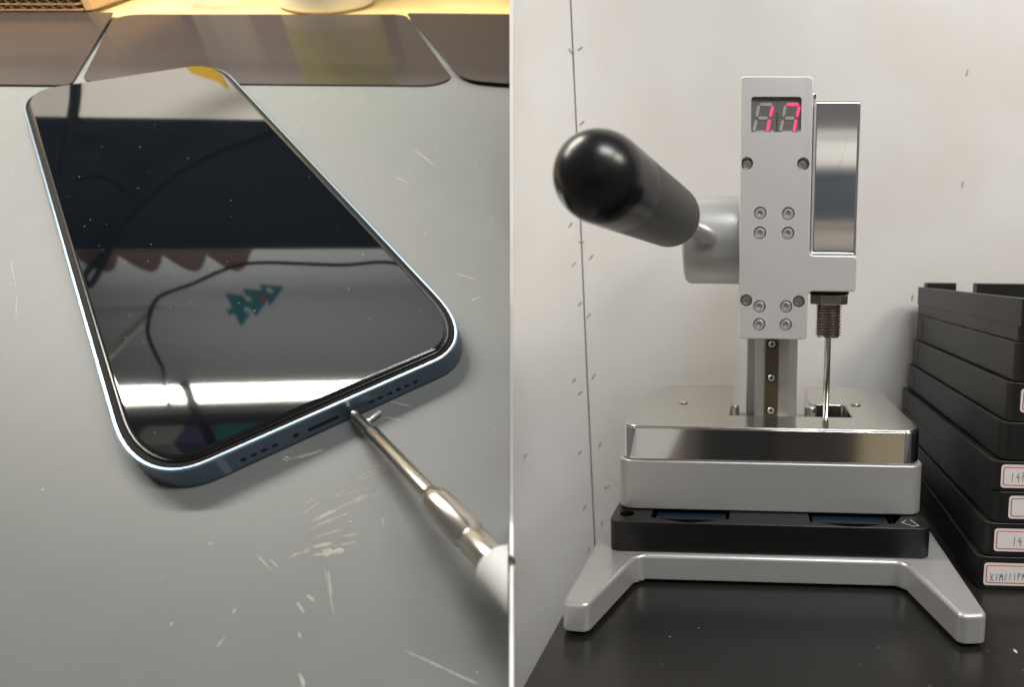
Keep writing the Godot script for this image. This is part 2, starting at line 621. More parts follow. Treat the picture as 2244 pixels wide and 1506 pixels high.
func tilted_bench() -> void:
	var b := mb()
	slab(b, [Vector2(0.34118, -0.33778), Vector2(0.24108, -0.15247), Vector2(0.12467, 0.06304), Vector2(0.05522, 0.19161), Vector2(0.01910, 0.25847), Vector2(-0.00647, 0.30582), Vector2(-0.12074, 0.20155), Vector2(-0.34105, -0.86289), Vector2(0.33664, -0.33343)], -0.0022, [Vector2(0.37996, -0.41600), Vector2(0.26869, -0.21002), Vector2(0.13930, 0.02952), Vector2(0.06210, 0.17242), Vector2(0.02196, 0.24674), Vector2(-0.00647, 0.29937), Vector2(-0.12074, 0.20155), Vector2(-0.34105, -0.86289), Vector2(0.33664, -0.33343)], -0.020)
	var o := part(self, "bench_top", b, M.wood)
	o.transform = LT
	o.set_meta("kind", "structure")
	var t := thing("work_mat", "scuffed grey rubber work mat under the phone", "mat", bench(Vector3.ZERO))
	b = mb()
	slab(b, [Vector2(-0.11229, -0.31161), Vector2(0.21580, -0.10487), Vector2(0.12286, 0.06718), Vector2(0.05437, 0.19398), Vector2(0.01875, 0.25992), Vector2(-0.00481, 0.30353), Vector2(-0.11571, 0.20257)], 0.0, [Vector2(-0.10225, -0.45310), Vector2(0.27906, -0.22271), Vector2(0.12450, 0.06342), Vector2(0.05514, 0.19182), Vector2(0.01907, 0.25860), Vector2(-0.00479, 0.30277), Vector2(-0.11710, 0.20052)], -0.0020)
	part(t, "mat_sheet", b, M.mat_rubber)
	# scuffs: slivers of rubber torn up from the surface
	b = mb()
	for s in [[0.0012, 0.2087, 0.0038, 0.2098, 0.00010], [0.0012, 0.2088, 0.0035, 0.2097, 0.00010], [0.0014, 0.2089, 0.0029, 0.2095, 0.00010], [0.0011, 0.2088, 0.0025, 0.2093, 0.00010], [-0.0047, 0.2098, 0.0027, 0.2107, 0.00010], [-0.0006, 0.2105, 0.0024, 0.2109, 0.00010], [-0.0017, 0.2102, 0.0010, 0.2105, 0.00010], [-0.0032, 0.2099, 0.0004, 0.2103, 0.00010], [-0.0039, 0.2112, 0.0037, 0.2123, 0.00010], [-0.0036, 0.2110, 0.0001, 0.2115, 0.00010], [-0.0017, 0.2115, 0.0035, 0.2122, 0.00010], [-0.0004, 0.2115, 0.0024, 0.2119, 0.00010], [-0.0197, 0.2128, -0.0138, 0.2119, 0.00011], [-0.0152, 0.2120, -0.0138, 0.2117, 0.00010], [-0.0182, 0.2124, -0.0150, 0.2119, 0.00010], [-0.0197, 0.2126, -0.0173, 0.2122, 0.00010], [-0.0124, 0.2128, -0.0066, 0.2120, 0.00010], [-0.0110, 0.2125, -0.0082, 0.2122, 0.00010], [-0.0112, 0.2125, -0.0074, 0.2120, 0.00010], [-0.0112, 0.2124, -0.0087, 0.2121, 0.00010], [-0.0106, 0.2127, -0.0005, 0.2167, 0.00010], [-0.0106, 0.2127, -0.0058, 0.2146, 0.00010], [-0.0048, 0.2151, -0.0006, 0.2168, 0.00010], [-0.0101, 0.2128, -0.0022, 0.2159, 0.00010], [-0.0086, 0.2164, 0.0016, 0.2202, 0.00010], [-0.0079, 0.2163, -0.0034, 0.2179, 0.00010], [-0.0040, 0.2180, 0.0012, 0.2200, 0.00010], [-0.0073, 0.2168, -0.0024, 0.2186, 0.00010], [-0.0182, 0.2168, -0.0104, 0.2177, 0.00021], [-0.0177, 0.2170, -0.0132, 0.2175, 0.00017], [-0.0177, 0.2170, -0.0113, 0.2177, 0.00022], [-0.0163, 0.2166, -0.0116, 0.2171, 0.00019], [-0.0165, 0.2168, -0.0029, 0.2179, 0.00011], [-0.0069, 0.2173, -0.0029, 0.2176, 0.00011], [-0.0165, 0.2169, -0.0117, 0.2173, 0.00014], [-0.0152, 0.2168, -0.0066, 0.2175, 0.00012], [-0.0195, 0.2189, -0.0091, 0.2209, 0.00014], [-0.0143, 0.2196, -0.0091, 0.2207, 0.00013], [-0.0180, 0.2188, -0.0121, 0.2200, 0.00010], [-0.0178, 0.2192, -0.0119, 0.2204, 0.00015], [-0.0219, 0.2217, -0.0116, 0.2254, 0.00010], [-0.0192, 0.2226, -0.0134, 0.2246, 0.00010], [-0.0154, 0.2237, -0.0124, 0.2247, 0.00010], [-0.0179, 0.2232, -0.0119, 0.2253, 0.00010], [-0.0150, 0.2262, -0.0092, 0.2296, 0.00010], [-0.0135, 0.2274, -0.0104, 0.2291, 0.00010], [-0.0132, 0.2275, -0.0112, 0.2286, 0.00010], [-0.0140, 0.2267, -0.0099, 0.2291, 0.00010], [-0.0260, 0.2245, -0.0207, 0.2256, 0.00016], [-0.0253, 0.2248, -0.0229, 0.2252, 0.00017], [-0.0228, 0.2257, -0.0213, 0.2260, 0.00018], [-0.0255, 0.2249, -0.0241, 0.2252, 0.00014], [-0.0206, 0.2253, -0.0158, 0.2274, 0.00027], [-0.0193, 0.2261, -0.0168, 0.2272, 0.00022], [-0.0190, 0.2264, -0.0160, 0.2278, 0.00028], [-0.0203, 0.2254, -0.0167, 0.2269, 0.00023], [-0.0210, 0.2280, -0.0145, 0.2321, 0.00039], [-0.0188, 0.2282, -0.0166, 0.2296, 0.00039], [-0.0177, 0.2297, -0.0144, 0.2319, 0.00037], [-0.0189, 0.2295, -0.0169, 0.2308, 0.00046], [-0.0163, 0.2286, -0.0111, 0.2317, 0.00013], [-0.0154, 0.2287, -0.0112, 0.2313, 0.00011], [-0.0137, 0.2297, -0.0110, 0.2314, 0.00010], [-0.0157, 0.2291, -0.0138, 0.2302, 0.00010], [-0.0178, 0.2097, -0.0148, 0.2092, 0.00010], [-0.0176, 0.2093, -0.0168, 0.2092, 0.00010], [-0.0161, 0.2092, -0.0152, 0.2091, 0.00010], [-0.0176, 0.2095, -0.0162, 0.2093, 0.00010], [-0.0087, 0.2169, 0.0008, 0.2210, 0.00010], [-0.0089, 0.2173, -0.0052, 0.2188, 0.00010], [-0.0070, 0.2177, -0.0045, 0.2188, 0.00010], [-0.0039, 0.2189, 0.0008, 0.2209, 0.00010], [-0.0188, 0.2177, -0.0140, 0.2178, 0.00011], [-0.0167, 0.2171, -0.0152, 0.2171, 0.00013], [-0.0164, 0.2172, -0.0140, 0.2172, 0.00012], [-0.0155, 0.2171, -0.0140, 0.2172, 0.00012], [0.0158, 0.1850, 0.0201, 0.1919, 0.00010], [0.0173, 0.1871, 0.0197, 0.1909, 0.00013], [0.0160, 0.1853, 0.0198, 0.1911, 0.00010], [0.0182, 0.1886, 0.0194, 0.1905, 0.00010], [0.0114, 0.1904, 0.0157, 0.1963, 0.00010], [0.0122, 0.1913, 0.0146, 0.1946, 0.00010], [0.0119, 0.1911, 0.0141, 0.1942, 0.00010], [0.0115, 0.1906, 0.0157, 0.1963, 0.00010], [-0.0167, 0.1876, -0.0155, 0.1901, 0.00019], [-0.0169, 0.1891, -0.0164, 0.1903, 0.00017], [-0.0164, 0.1881, -0.0160, 0.1889, 0.00025], [-0.0173, 0.1884, -0.0167, 0.1897, 0.00020], [-0.0156, 0.1898, -0.0070, 0.1924, 0.00014], [-0.0114, 0.1913, -0.0071, 0.1926, 0.00013], [-0.0114, 0.1916, -0.0085, 0.1924, 0.00017], [-0.0137, 0.1911, -0.0095, 0.1924, 0.00016], [-0.0030, 0.2281, -0.0040, 0.2321, 0.00010], [-0.0034, 0.2298, -0.0040, 0.2320, 0.00010], [-0.0033, 0.2282, -0.0039, 0.2308, 0.00010], [-0.0031, 0.2282, -0.0036, 0.2298, 0.00010], [-0.0194, 0.2351, -0.0213, 0.2435, 0.00010], [-0.0195, 0.2351, -0.0206, 0.2401, 0.00010], [-0.0194, 0.2351, -0.0206, 0.2402, 0.00010], [-0.0201, 0.2383, -0.0208, 0.2415, 0.00010], [-0.0254, 0.2386, -0.0247, 0.2414, 0.00010], [-0.0253, 0.2392, -0.0250, 0.2402, 0.00010], [-0.0252, 0.2392, -0.0247, 0.2411, 0.00010], [-0.0257, 0.2387, -0.0250, 0.2413, 0.00010], [0.1009, -0.0023, 0.1011, 0.0270, 0.00016], [0.1004, 0.0049, 0.1017, 0.0169, 0.00016], [0.0800, 0.0268, 0.0821, 0.0374, 0.00016], [0.0651, 0.1286, 0.0691, 0.1371, 0.00016], [0.0608, 0.1500, 0.0657, 0.1500, 0.00028], [-0.0316, 0.2186, -0.0302, 0.2256, 0.00014], [-0.0300, 0.2208, -0.0285, 0.2262, 0.00011], [-0.0257, 0.2387, -0.0247, 0.2417, 0.00016], [-0.0199, 0.2338, -0.0224, 0.2487, 0.00008], [-0.0404, 0.2319, -0.0394, 0.2312, 0.00022], [-0.0452, 0.2387, -0.0430, 0.2371, 0.00016], [-0.0300, 0.2472, -0.0301, 0.2493, 0.00016], [-0.0329, 0.2573, -0.0329, 0.2615, 0.00022], [-0.0132, 0.2681, -0.0031, 0.2884, 0.00016], [-0.0281, 0.2389, -0.0275, 0.2434, 0.00016], [-0.0682, 0.0083, -0.0682, 0.0370, 0.00011], [-0.0682, 0.0370, -0.0696, 0.0577, 0.00011], [-0.0694, 0.1572, -0.0704, 0.1576, 0.00022], [0.1011, -0.0912, 0.1034, -0.0857, 0.00016], [0.0491, 0.1628, 0.0517, 0.1635, 0.00016]]:
		var p := Vector3(s[0], 0, s[1])
		var q := Vector3(s[2], 0, s[3])
		var w: float = s[4]
		var d := (q - p).normalized()
		var sd := Vector3(-d.z, 0, d.x)
		var k := maxi(4, int((q - p).length() / 0.0008))
		var rows := []
		for i in k + 1:
			var u := float(i) / k
			var e := minf(1.0, minf(u, 1.0 - u) * 5.0)
			var c := p.lerp(q, u) + sd * rng.randf_range(-0.5, 0.5) * w
			var ww := w * (0.25 + 0.75 * e) * rng.randf_range(0.5, 1.9)
			rows.append([c - sd * ww + Vector3.UP * 0.00003, c + sd * ww * rng.randf_range(-0.4, 0.4) + Vector3.UP * (0.00005 + ww * rng.randf_range(0.03, 0.16)), c + sd * ww + Vector3.UP * 0.00003])
		for i in k:
			for j in 2:
				var nn: Vector3 = (rows[i][j + 1] - rows[i][j]).cross(rows[i + 1][j] - rows[i][j]).normalized()
				if nn.y < 0.0:
					nn = -nn
				b.flat(rows[i][j], rows[i][j + 1], rows[i + 1][j + 1], rows[i + 1][j], nn)
	var sc := part(t, "scuff_marks", b, M.scuffed_rubber)
	sc.set_meta("kind", "stuff")
	# sheets along the back of the mat
	var rows := [
		["left", [Vector2(-0.09554, -0.45704), Vector2(0.01712, -0.39019), Vector2(-0.02761, -0.21114), Vector2(-0.09509, -0.26040)], [0.004, 0.002, 0.004, 0.003], 0.0004, 0.0013, "glossy dark flat sheet at the back of the mat, in front of the cardboard"],
		["mid", [Vector2(0.01690, -0.38465), Vector2(0.20624, -0.27175), Vector2(0.16366, -0.07946), Vector2(-0.02225, -0.21429)], [0.014, 0.014, 0.016, 0.020], 0.0002, 0.0011, "glossy dark flat sheet with rounded corners, middle one behind the phone"],
		["right", [Vector2(0.20500, -0.26630), Vector2(0.27812, -0.21915), Vector2(0.19101, -0.05790), Vector2(0.16913, -0.08174)], [0.003, 0.002, 0.002, 0.035], 0.0022, 0.0033, "glossy dark flat sheet overlapping its neighbour beside the white divider"]]
	for r in rows:
		b = mb()
		prism(b, rounded(r[1], r[2], 8), r[3], r[4], 0.0003, 0.0003)
		single("plastic_sheet", r[5], "sheet", bench(Vector3.ZERO), b, M.sheet, "dark sheets along the back of the mat")
	# corrugated cardboard
	var c0 := Vector3(-0.0006, 0, -0.4066)
	var ax := Vector3(0.862, 0, 0.507)
	var bk := Vector3(0.507, 0, -0.862)
	var cf := Transform3D(Basis(ax, Vector3.UP, -bk), c0)
	t = thing("cardboard_flap", "folded corrugated cardboard with open flutes at the back left corner", "cardboard", bench(c0 + Vector3.UP * 0.0014))
	var tt := Transform3D(Basis(ax, Vector3.UP, -bk), Vector3.ZERO)
	for k in 3:
		b = mb(Vector3.ZERO, tt)
		prism(b, rounded(rect(-0.16, -0.10, 0.0, 0.0), 0.003, 3), 0.0042 * k, 0.0042 * k + 0.0006)
		part(t, "liner", b, M.cardboard)
	for k in 2:
		b = mb(Vector3.ZERO, tt)
		var y0 := 0.0042 * k + 0.0007
		var y1 := 0.0042 * k + 0.0041
		var nfl := 22
		for i in nfl:
			var x0 := -0.158 + 0.007 * i
			var pts := []
			for j in 9:
				var u := float(j) / 8.0
				pts.append(Vector3(x0 + 0.007 * u, lerpf(y0, y1, 0.5 - 0.5 * cos(TAU * u + k)), 0))
			for j in 8:
				var nn: Vector3 = (pts[j + 1] - pts[j]).cross(Vector3.BACK).normalized()
				b.flat(pts[j], pts[j + 1], pts[j + 1] + Vector3(0, 0, -0.09), pts[j] + Vector3(0, 0, -0.09), nn)
				b.flat(pts[j] + Vector3.UP * 0.0003, pts[j + 1] + Vector3.UP * 0.0003, pts[j + 1] + Vector3(0, 0.0003, -0.09), pts[j] + Vector3(0, 0.0003, -0.09), -nn)
		part(t, "flute", b, M.cardboard_edge)
	# folded side of the carton
	b = mb(Vector3.ZERO, tt)
	prism(b, rounded([Vector2(0.001, 0.0), Vector2(0.006, -0.003), Vector2(0.020, -0.10), Vector2(0.012, -0.10)], 0.001, 3), 0.0, 0.03)
	part(t, "side_flap", b, M.cardboard)
	b = mb(Vector3.ZERO, tt)
	prism(b, rounded(rect(-0.16, -0.09, 0.0, -0.006), 0.003, 3), 0.0092, 0.035, 0.001)
	part(t, "carton_wall", b, M.cardboard)
	# cups
	var cup_at := Vector3(0.089, -0.0020, -0.397)
	t = thing("glass_cup", "clear small glass standing on the yellow wood behind the sheets", "cup", bench(cup_at))
	b = mb()
	lathe(b, [Vector2(0.0, 0.0), Vector2(0.019, 0.0), Vector2(0.021, 0.002), Vector2(0.024, 0.06), Vector2(0.0225, 0.06), Vector2(0.0195, 0.004), Vector2(0.0, 0.004)], 40)
	part(t, "bowl", b, M.clear_glass)
	cup_at = Vector3(0.167, -0.0020, -0.3507)
	t = thing("squat_bottle", "round lime green bottle with a cream base behind the middle sheet", "bottle", bench(cup_at))
	b = mb()
	lathe(b, [Vector2(0.0, 0.0), Vector2(0.036, 0.0), Vector2(0.0395, 0.003), Vector2(0.0405, 0.018)], 48)
	part(t, "base", b, M.cream_plastic)
	b = mb()
	lathe(b, [Vector2(0.0405, 0.0181), Vector2(0.0405, 0.085), Vector2(0.030, 0.100), Vector2(0.012, 0.106)], 48)
	part(t, "body", b, M.lime_plastic)
	b = mb()
	lathe(b, [Vector2(0.014, 0.1062), Vector2(0.014, 0.125), Vector2(0.0, 0.125)], 32)
	part(t, "cap", b, M.cream_plastic)

func back_panel() -> void:
	# upright back of the bench: it is what the phone's glass mirrors
	var f := Transform3D(Basis(UP_A, Vector3.UP, -UP_B), Vector3.ZERO)
	var base := onwall(-0.40, -0.0022, 0.45)
	var up := Transform3D(Basis(UP_A, -UP_B, Vector3.DOWN), UP_B * 0.47)   # outline (a, -y), raised towards the viewer
	var t := thing("bench_back", "upright back of the tilted bench with white, black and grey panels", "panel", bench(base))
	for s in [[0.0935, 0.1595, "white_panel", M.white_panel, 0.02], [0.1605, 0.3290, "black_panel", M.black_panel, 0.02], [0.3300, 0.612, "grey_panel", M.grey_panel, 0.02], [0.613, 0.90, "dark_panel", M.black_panel, 0.02]]:
		var b := mb(base, up)
		prism(b, rounded(rect(-0.95, -s[1], 0.06, -s[0]), 0.001, 2), 0.0, s[4], 0.0005)
		part(t, s[2], b, s[3])
	# lower boards of different colours
	for s in [[-0.95, -0.346, Color(0.13, 0.10, 0.065)], [-0.345, -0.236, Color(0.025, 0.02, 0.02)], [-0.235, -0.166, Color(0.15, 0.12, 0.117)], [-0.165, -0.056, Color(0.028, 0.022, 0.021)], [-0.055, 0.060, Color(0.18, 0.15, 0.09)]]:
		var lb2 := mb(base, up)
		prism(lb2, rounded(rect(s[0], -0.0925, s[1], 0.0020), 0.001, 2), 0.0, 0.02, 0.0005)
		part(t, "skirting_board", lb2, mat("skirting_%d" % int(-1000 * s[0]), s[2], 0.6))
	# brown scalloped trim on the lower edge of the grey panel
	var b := mb(base, Transform3D(Basis(UP_A, -UP_B, Vector3.DOWN), UP_B * 0.4494))
	var poly := [Vector2(-0.31, -0.331)]
	for i in 4:
		for j in 7:
			var u := float(j) / 6.0
			poly.append(Vector2(-0.316 - 0.052 * (i + u), -0.337 - 0.026 * sin(PI * u)))
	poly.append(Vector2(-0.524, -0.331))
	prism(b, rounded(poly, 0.0005, 1), 0.0, 0.001)
	part(t, "scalloped_trim", b, M.brown_cloth)
	# strip lamp
	var lb := onwall(-0.27, 0.400, 0.2565)
	t = thing("strip_lamp", "long white strip lamp held over the back of the tilted bench", "lamp", bench(lb))
	b = mb(Vector3.ZERO, f)
	prism(b, rounded(rect(-0.255, -0.0150, 0.255, 0.0150), 0.004), 0.002, 0.018, 0.003)
	part(t, "housing", b, M.lamp_case)
	b = mb(Vector3.ZERO, f)
	prism(b, rounded(rect(-0.25, -0.0125, 0.25, 0.0125), 0.003), 0.0, 0.003)
	part(t, "diffuser", b, M.lamp_glow)
	for x in [-0.2, 0.2]:
		b = mb(Vector3.ZERO, f)
		prism(b, rounded(rect(x - 0.006, -0.193, x + 0.006, 0.010), 0.002), 0.0185, 0.0215, 0.0005)
		part(t, "bracket", b, M.lamp_case)
	area_light(t, Vector2(0.50, 0.025), 0.70, Color(1.0, 0.975, 0.93), Transform3D(Basis(UP_A, UP_B, Vector3.UP), Vector3.DOWN * 0.002))
	# the open back of the fitting washes the panels behind it
	b = mb(Vector3.ZERO, Transform3D(Basis(UP_A, UP_B, Vector3.UP), Vector3.ZERO))
	prism(b, rounded(rect(-0.25, 0.003, 0.25, 0.016), 0.002), 0.0145, 0.0165)
	part(t, "rear_diffuser", b, M.lamp_glow)
	area_light(t, Vector2(0.50, 0.013), 0.22, Color(1.0, 0.975, 0.93), Transform3D(Basis(UP_A, (Vector3.UP * 0.5 - UP_B * 0.866).normalized(), (-UP_B * 0.5 - Vector3.UP * 0.866).normalized()), UP_B * 0.020 + Vector3.UP * 0.0145))
	# tree sticker
	b = mb(Vector3.ZERO, Transform3D(Basis(UP_A, -UP_B, Vector3.DOWN), UP_B * 0.4498))
	var tr := []
	for q in [Vector2(-0.38527, 0.43769), Vector2(-0.37618, 0.43324), Vector2(-0.37835, 0.45783), Vector2(-0.34958, 0.42654), Vector2(-0.35232, 0.44064), Vector2(-0.32440, 0.41141), Vector2(-0.32674, 0.42307), Vector2(-0.29865, 0.39263), Vector2(-0.29598, 0.38929), Vector2(-0.29852, 0.38848), Vector2(-0.32475, 0.38504), Vector2(-0.32354, 0.39454), Vector2(-0.34889, 0.39201), Vector2(-0.34800, 0.40369), Vector2(-0.37321, 0.39971), Vector2(-0.37528, 0.42308), Vector2(-0.38430, 0.42747)]:
		tr.append(Vector2(q.x, -q.y))
	prism(b, rounded(tr, 0.0005, 1), 0.0, 0.0006)
	t = thing("tree_sticker", "teal paper tree sticker on the grey panel behind the bench", "sticker", bench(Vector3.ZERO))
	part(t, "tree_shape", b, M.teal_paper)
	var dots: Array = [Vector2(-0.32941, 0.40833), Vector2(-0.34829, 0.40791), Vector2(-0.35658, 0.42716), Vector2(-0.31499, 0.39446)]
	for k in dots.size():
		b = mb(Vector3.ZERO, Transform3D(Basis(UP_A, -UP_B, Vector3.DOWN), UP_B * 0.4491))
		prism(b, circle(Vector2(dots[k].x, -dots[k].y), 0.0045, 14), 0.0, 0.0004)
		part(t, "bauble", b, M.red_dot if k == 0 else M.grey_panel)
	# small yellow tag on the white panel
	b = mb(Vector3.ZERO, Transform3D(Basis(UP_A, -UP_B, Vector3.DOWN), UP_B * 0.4498))
	prism(b, rounded([Vector2(-0.282, -0.100), Vector2(-0.252, -0.098), Vector2(-0.247, -0.132), Vector2(-0.256, -0.118), Vector2(-0.278, -0.110)], 0.002, 3), 0.0, 0.0008)
	single("yellow_tag", "small torn yellow tag stuck on the white panel behind the bench", "tag", bench(Vector3.ZERO), b, M.amber_plastic)
	# cables
	var n := 0
	for s in [[[Vector3(-0.03136, 0.10298, -0.55749), Vector3(-0.04465, 0.13089, -0.56787), Vector3(-0.06446, 0.16541, -0.58335), Vector3(-0.07675, 0.18612, -0.59295), Vector3(-0.08929, 0.21029, -0.60275)], 0.0045, "short black cable hanging in front of the white panel"], [[Vector3(0.11299, 0.15467, -0.44471), Vector3(0.07776, 0.17237, -0.47223), Vector3(0.04295, 0.18719, -0.49943), Vector3(0.00424, 0.21110, -0.52968), Vector3(-0.03015, 0.24097, -0.55654), Vector3(-0.06162, 0.27091, -0.58113), Vector3(-0.08306, 0.29584, -0.59788), Vector3(-0.10007, 0.31514, -0.61117), Vector3(-0.11889, 0.34179, -0.62587), Vector3(-0.13761, 0.36382, -0.64050), Vector3(-0.13489, 0.34844, -0.63837), Vector3(-0.10548, 0.31839, -0.61539)], 0.0035, "black cable sweeping across the black panel with a small loop"], [[Vector3(0.13169, 0.21123, -0.18264), Vector3(0.10764, 0.20265, -0.20143), Vector3(0.07826, 0.20535, -0.22439), Vector3(0.05338, 0.20402, -0.24383), Vector3(0.02592, 0.20217, -0.26528), Vector3(0.00669, 0.20445, -0.28031), Vector3(-0.01158, 0.21280, -0.29458), Vector3(-0.03119, 0.22434, -0.30990), Vector3(-0.05402, 0.23550, -0.32774), Vector3(-0.06551, 0.24492, -0.33671), Vector3(-0.07767, 0.26510, -0.34621), Vector3(-0.08632, 0.28504, -0.35297), Vector3(-0.09098, 0.30904, -0.35661), Vector3(-0.09395, 0.33109, -0.35893), Vector3(-0.10537, 0.36744, -0.36785), Vector3(-0.11000, 0.38486, -0.37147)], 0.0017, "thin black cable drooping across the grey panel past the tree sticker"], [[Vector3(-0.08369, 0.22128, -0.59838), Vector3(-0.06644, 0.21559, -0.58490), Vector3(-0.05587, 0.22108, -0.57664), Vector3(-0.04993, 0.23814, -0.57200), Vector3(-0.05582, 0.25879, -0.57660)], 0.0030, "short curved black cable at the left of the black panel"]]:
		b = mb()
		tube(b, smooth_path(s[0], 5), s[1], 8)
		single("cable", s[2], "cable", bench(Vector3.ZERO), b, M.black_cable, "cables in front of the back panel")
	b = mb()
	tube(b, smooth_path([Vector3(-0.08478, 0.33756, -0.33273), Vector3(-0.08437, 0.34552, -0.33241), Vector3(-0.08919, 0.37057, -0.33618), Vector3(-0.09127, 0.39559, -0.33780), Vector3(-0.09427, 0.41795, -0.34014), Vector3(-0.09665, 0.44132, -0.34201)], 4), 0.0045, 10)
	single("lamp_arm", "thick black bent rod in front of the strip lamp", "rod", bench(Vector3.ZERO), b, M.black_cable)
	# boxes on the shelf above the lamp
	var cols := [["white", Color(0.55, 0.53, 0.48), -0.70, 0.03], ["black", Color(0.02, 0.02, 0.025), -0.645, 0.045], ["pale", Color(0.5, 0.5, 0.46), -0.575, 0.03], ["purple", Color(0.10, 0.08, 0.22), -0.52, 0.022], ["teal", Color(0.02, 0.20, 0.20), -0.46, 0.035], ["navy", Color(0.03, 0.05, 0.20), -0.40, 0.024], ["green", Color(0.03, 0.16, 0.13), -0.33, 0.04]]
	for c in cols:
		var p := onwall(c[2], 0.655, 0.43)
		t = thing("parts_box", "small %s parts box on the rack above the strip lamp" % c[0], "box", bench(p), "parts boxes above the strip lamp")
		var hh := rng.randf_range(0.045, 0.085)
		b = mb(Vector3.ZERO, f)
		prism(b, rounded(rect(-c[3], -0.018, c[3], 0.02), 0.002), 0.0, hh, 0.001)
		part(t, "body", b, mat("box_" + c[0], c[1], 0.5))
		b = mb(Vector3.ZERO, f)
		prism(b, rounded(rect(-c[3] - 0.001, -0.019, c[3] + 0.001, 0.021), 0.002), hh + 0.0002, hh + 0.008, 0.001)
		part(t, "lid", b, M["box_" + c[0]])

func phone_outline(d: float) -> Array:
	# rectangle with squircle corners
	var p := PackedVector2Array()
	var n := PackedVector2Array()
	var rx := 0.018
	var rz := 0.036
	var e := 2.4
	for q in 4:
		var sx: float = [1, -1, -1, 1][q]
		var sz: float = [1, 1, -1, -1][q]
		for i in 19:
			var a := PI / 2 * (i if q % 2 == 0 else 18 - i) / 18.0
			var c := pow(cos(a), 2.0 / e) if i != (18 if q % 2 == 0 else 0) else 0.0
			var s := pow(sin(a), 2.0 / e) if i != (0 if q % 2 == 0 else 18) else 0.0
			p.append(Vector2(sx * (0.05 - rx + rx * c), sz * (0.185 - rz + rz * s)))
			n.append(Vector2(sx * pow(c, e - 1.0) / rx, sz * pow(s, e - 1.0) / rz).normalized())
	return inset([p, n], d)

func phone() -> void:
	var t := thing("smartphone", "blue framed smartphone with a dark glossy screen lying on the grey mat", "phone", bench(Vector3.ZERO))
	var b := mb()
	prism(b, phone_outline(0.0), 0.0003, H - 0.0006, 0.0, 0.0007)
	var fr := part(t, "frame", b, M.blue_alloy)
	b = mb()
	prism(b, phone_outline(0.00005), H - 0.00065, H, 0.0005)
	part(fr, "frame_rim", b, M.rim_alloy)
	b = mb()
	prism(b, phone_outline(0.0011), H - 0.002, H + 0.0003, 0.0002)
	part(t, "gasket", b, M.gasket)
	b = mb()
	prism(b, phone_outline(0.0026), H - 0.001, H + 0.0009, 0.0006, 0.0, [], 5)
	part(t, "bezel", b, M.bezel_glass)
	b = mb()
	prism(b, phone_outline(0.0034), H + 0.0004, H + 0.0018, 0.0010, 0.0, [], 5)
	part(t, "screen", b, M.screen_glass)
	# near end: speaker holes, screw hole, socket, antenna bands
	var face := Transform3D(Basis(Vector3.RIGHT, Vector3.BACK, Vector3.DOWN), Vector3(0, 0, 0.185))
	for x in [-0.0256, -0.0229, -0.0202, -0.0173, 0.0109, 0.0136, 0.0167, 0.0194, 0.0222, 0.0251]:
		b = mb(Vector3.ZERO, face)
		prism(b, rounded(rect(x - 0.0008, -0.0038, x + 0.0008, -0.0027), 0.0005, 5), -0.0002, 0.00005)
		part(fr, "speaker_hole", b, M.hole_black)
	for x in [-0.0115, 0.0042]:
		b = mb(Vector3.ZERO, face)
		prism(b, circle(Vector2(x, -0.0034), 0.0008, 14), -0.0002, 0.00005)
		part(fr, "screw_hole", b, M.hole_black)
	b = mb(Vector3.ZERO, face)
	prism(b, rounded(rect(-0.0083, -0.0039, 0.0008, -0.0026), 0.0006, 5), -0.0002, 0.00005)
	part(fr, "charging_socket", b, M.hole_black)
	b = mb(Vector3.ZERO, face)
	prism(b, rounded(rect(-0.0312, -0.0073, -0.0292, -0.0008), 0.0001, 2), -0.0002, 0.00005)
	part(fr, "antenna_band", b, M.band)
	# buttons on the long side
	var side := Transform3D(Basis(Vector3.BACK, Vector3.LEFT, Vector3.DOWN), Vector3(-0.05, 0, 0))
	for s in [[-0.084, 0.004], [-0.050, 0.010], [-0.020, 0.010]]:
		b = mb(Vector3.ZERO, side)
		prism(b, rounded(rect(s[0] - s[1], -0.0055, s[0] + s[1], -0.0030), 0.0012, 4), -0.0002, 0.0008, 0.0004)
		part(fr, "button", b, M.blue_alloy)
	# dust on the glass
	b = mb()
	for i in 80:
		var p := Vector3(rng.randf_range(-0.044, 0.044), H + 0.00182, rng.randf_range(-0.17, 0.17))
		speck(b, p, rng.randf_range(0.00005, 0.00016))
	var du := part(t, "dust", b, M.lint)
	du.set_meta("kind", "stuff")

func speck(b: MB, p: Vector3, r: float) -> void:
	var a := rng.randf() * TAU
	var l := r * rng.randf_range(1.0, 3.0)
	var d := Vector3(cos(a), 0, sin(a))
	var s := Vector3(-d.z, 0, d.x)
	var top := p + Vector3.UP * r * 0.7
	var ring := [p + d * l, p + s * r, p - d * l, p - s * r]
	for i in 4:
		var nn: Vector3 = (ring[(i + 1) % 4] - ring[i]).cross(top - ring[i]).normalized()
		if nn.y < 0.0:
			nn = -nn
		b.tri(ring[i], ring[(i + 1) % 4], top, nn, nn, nn)

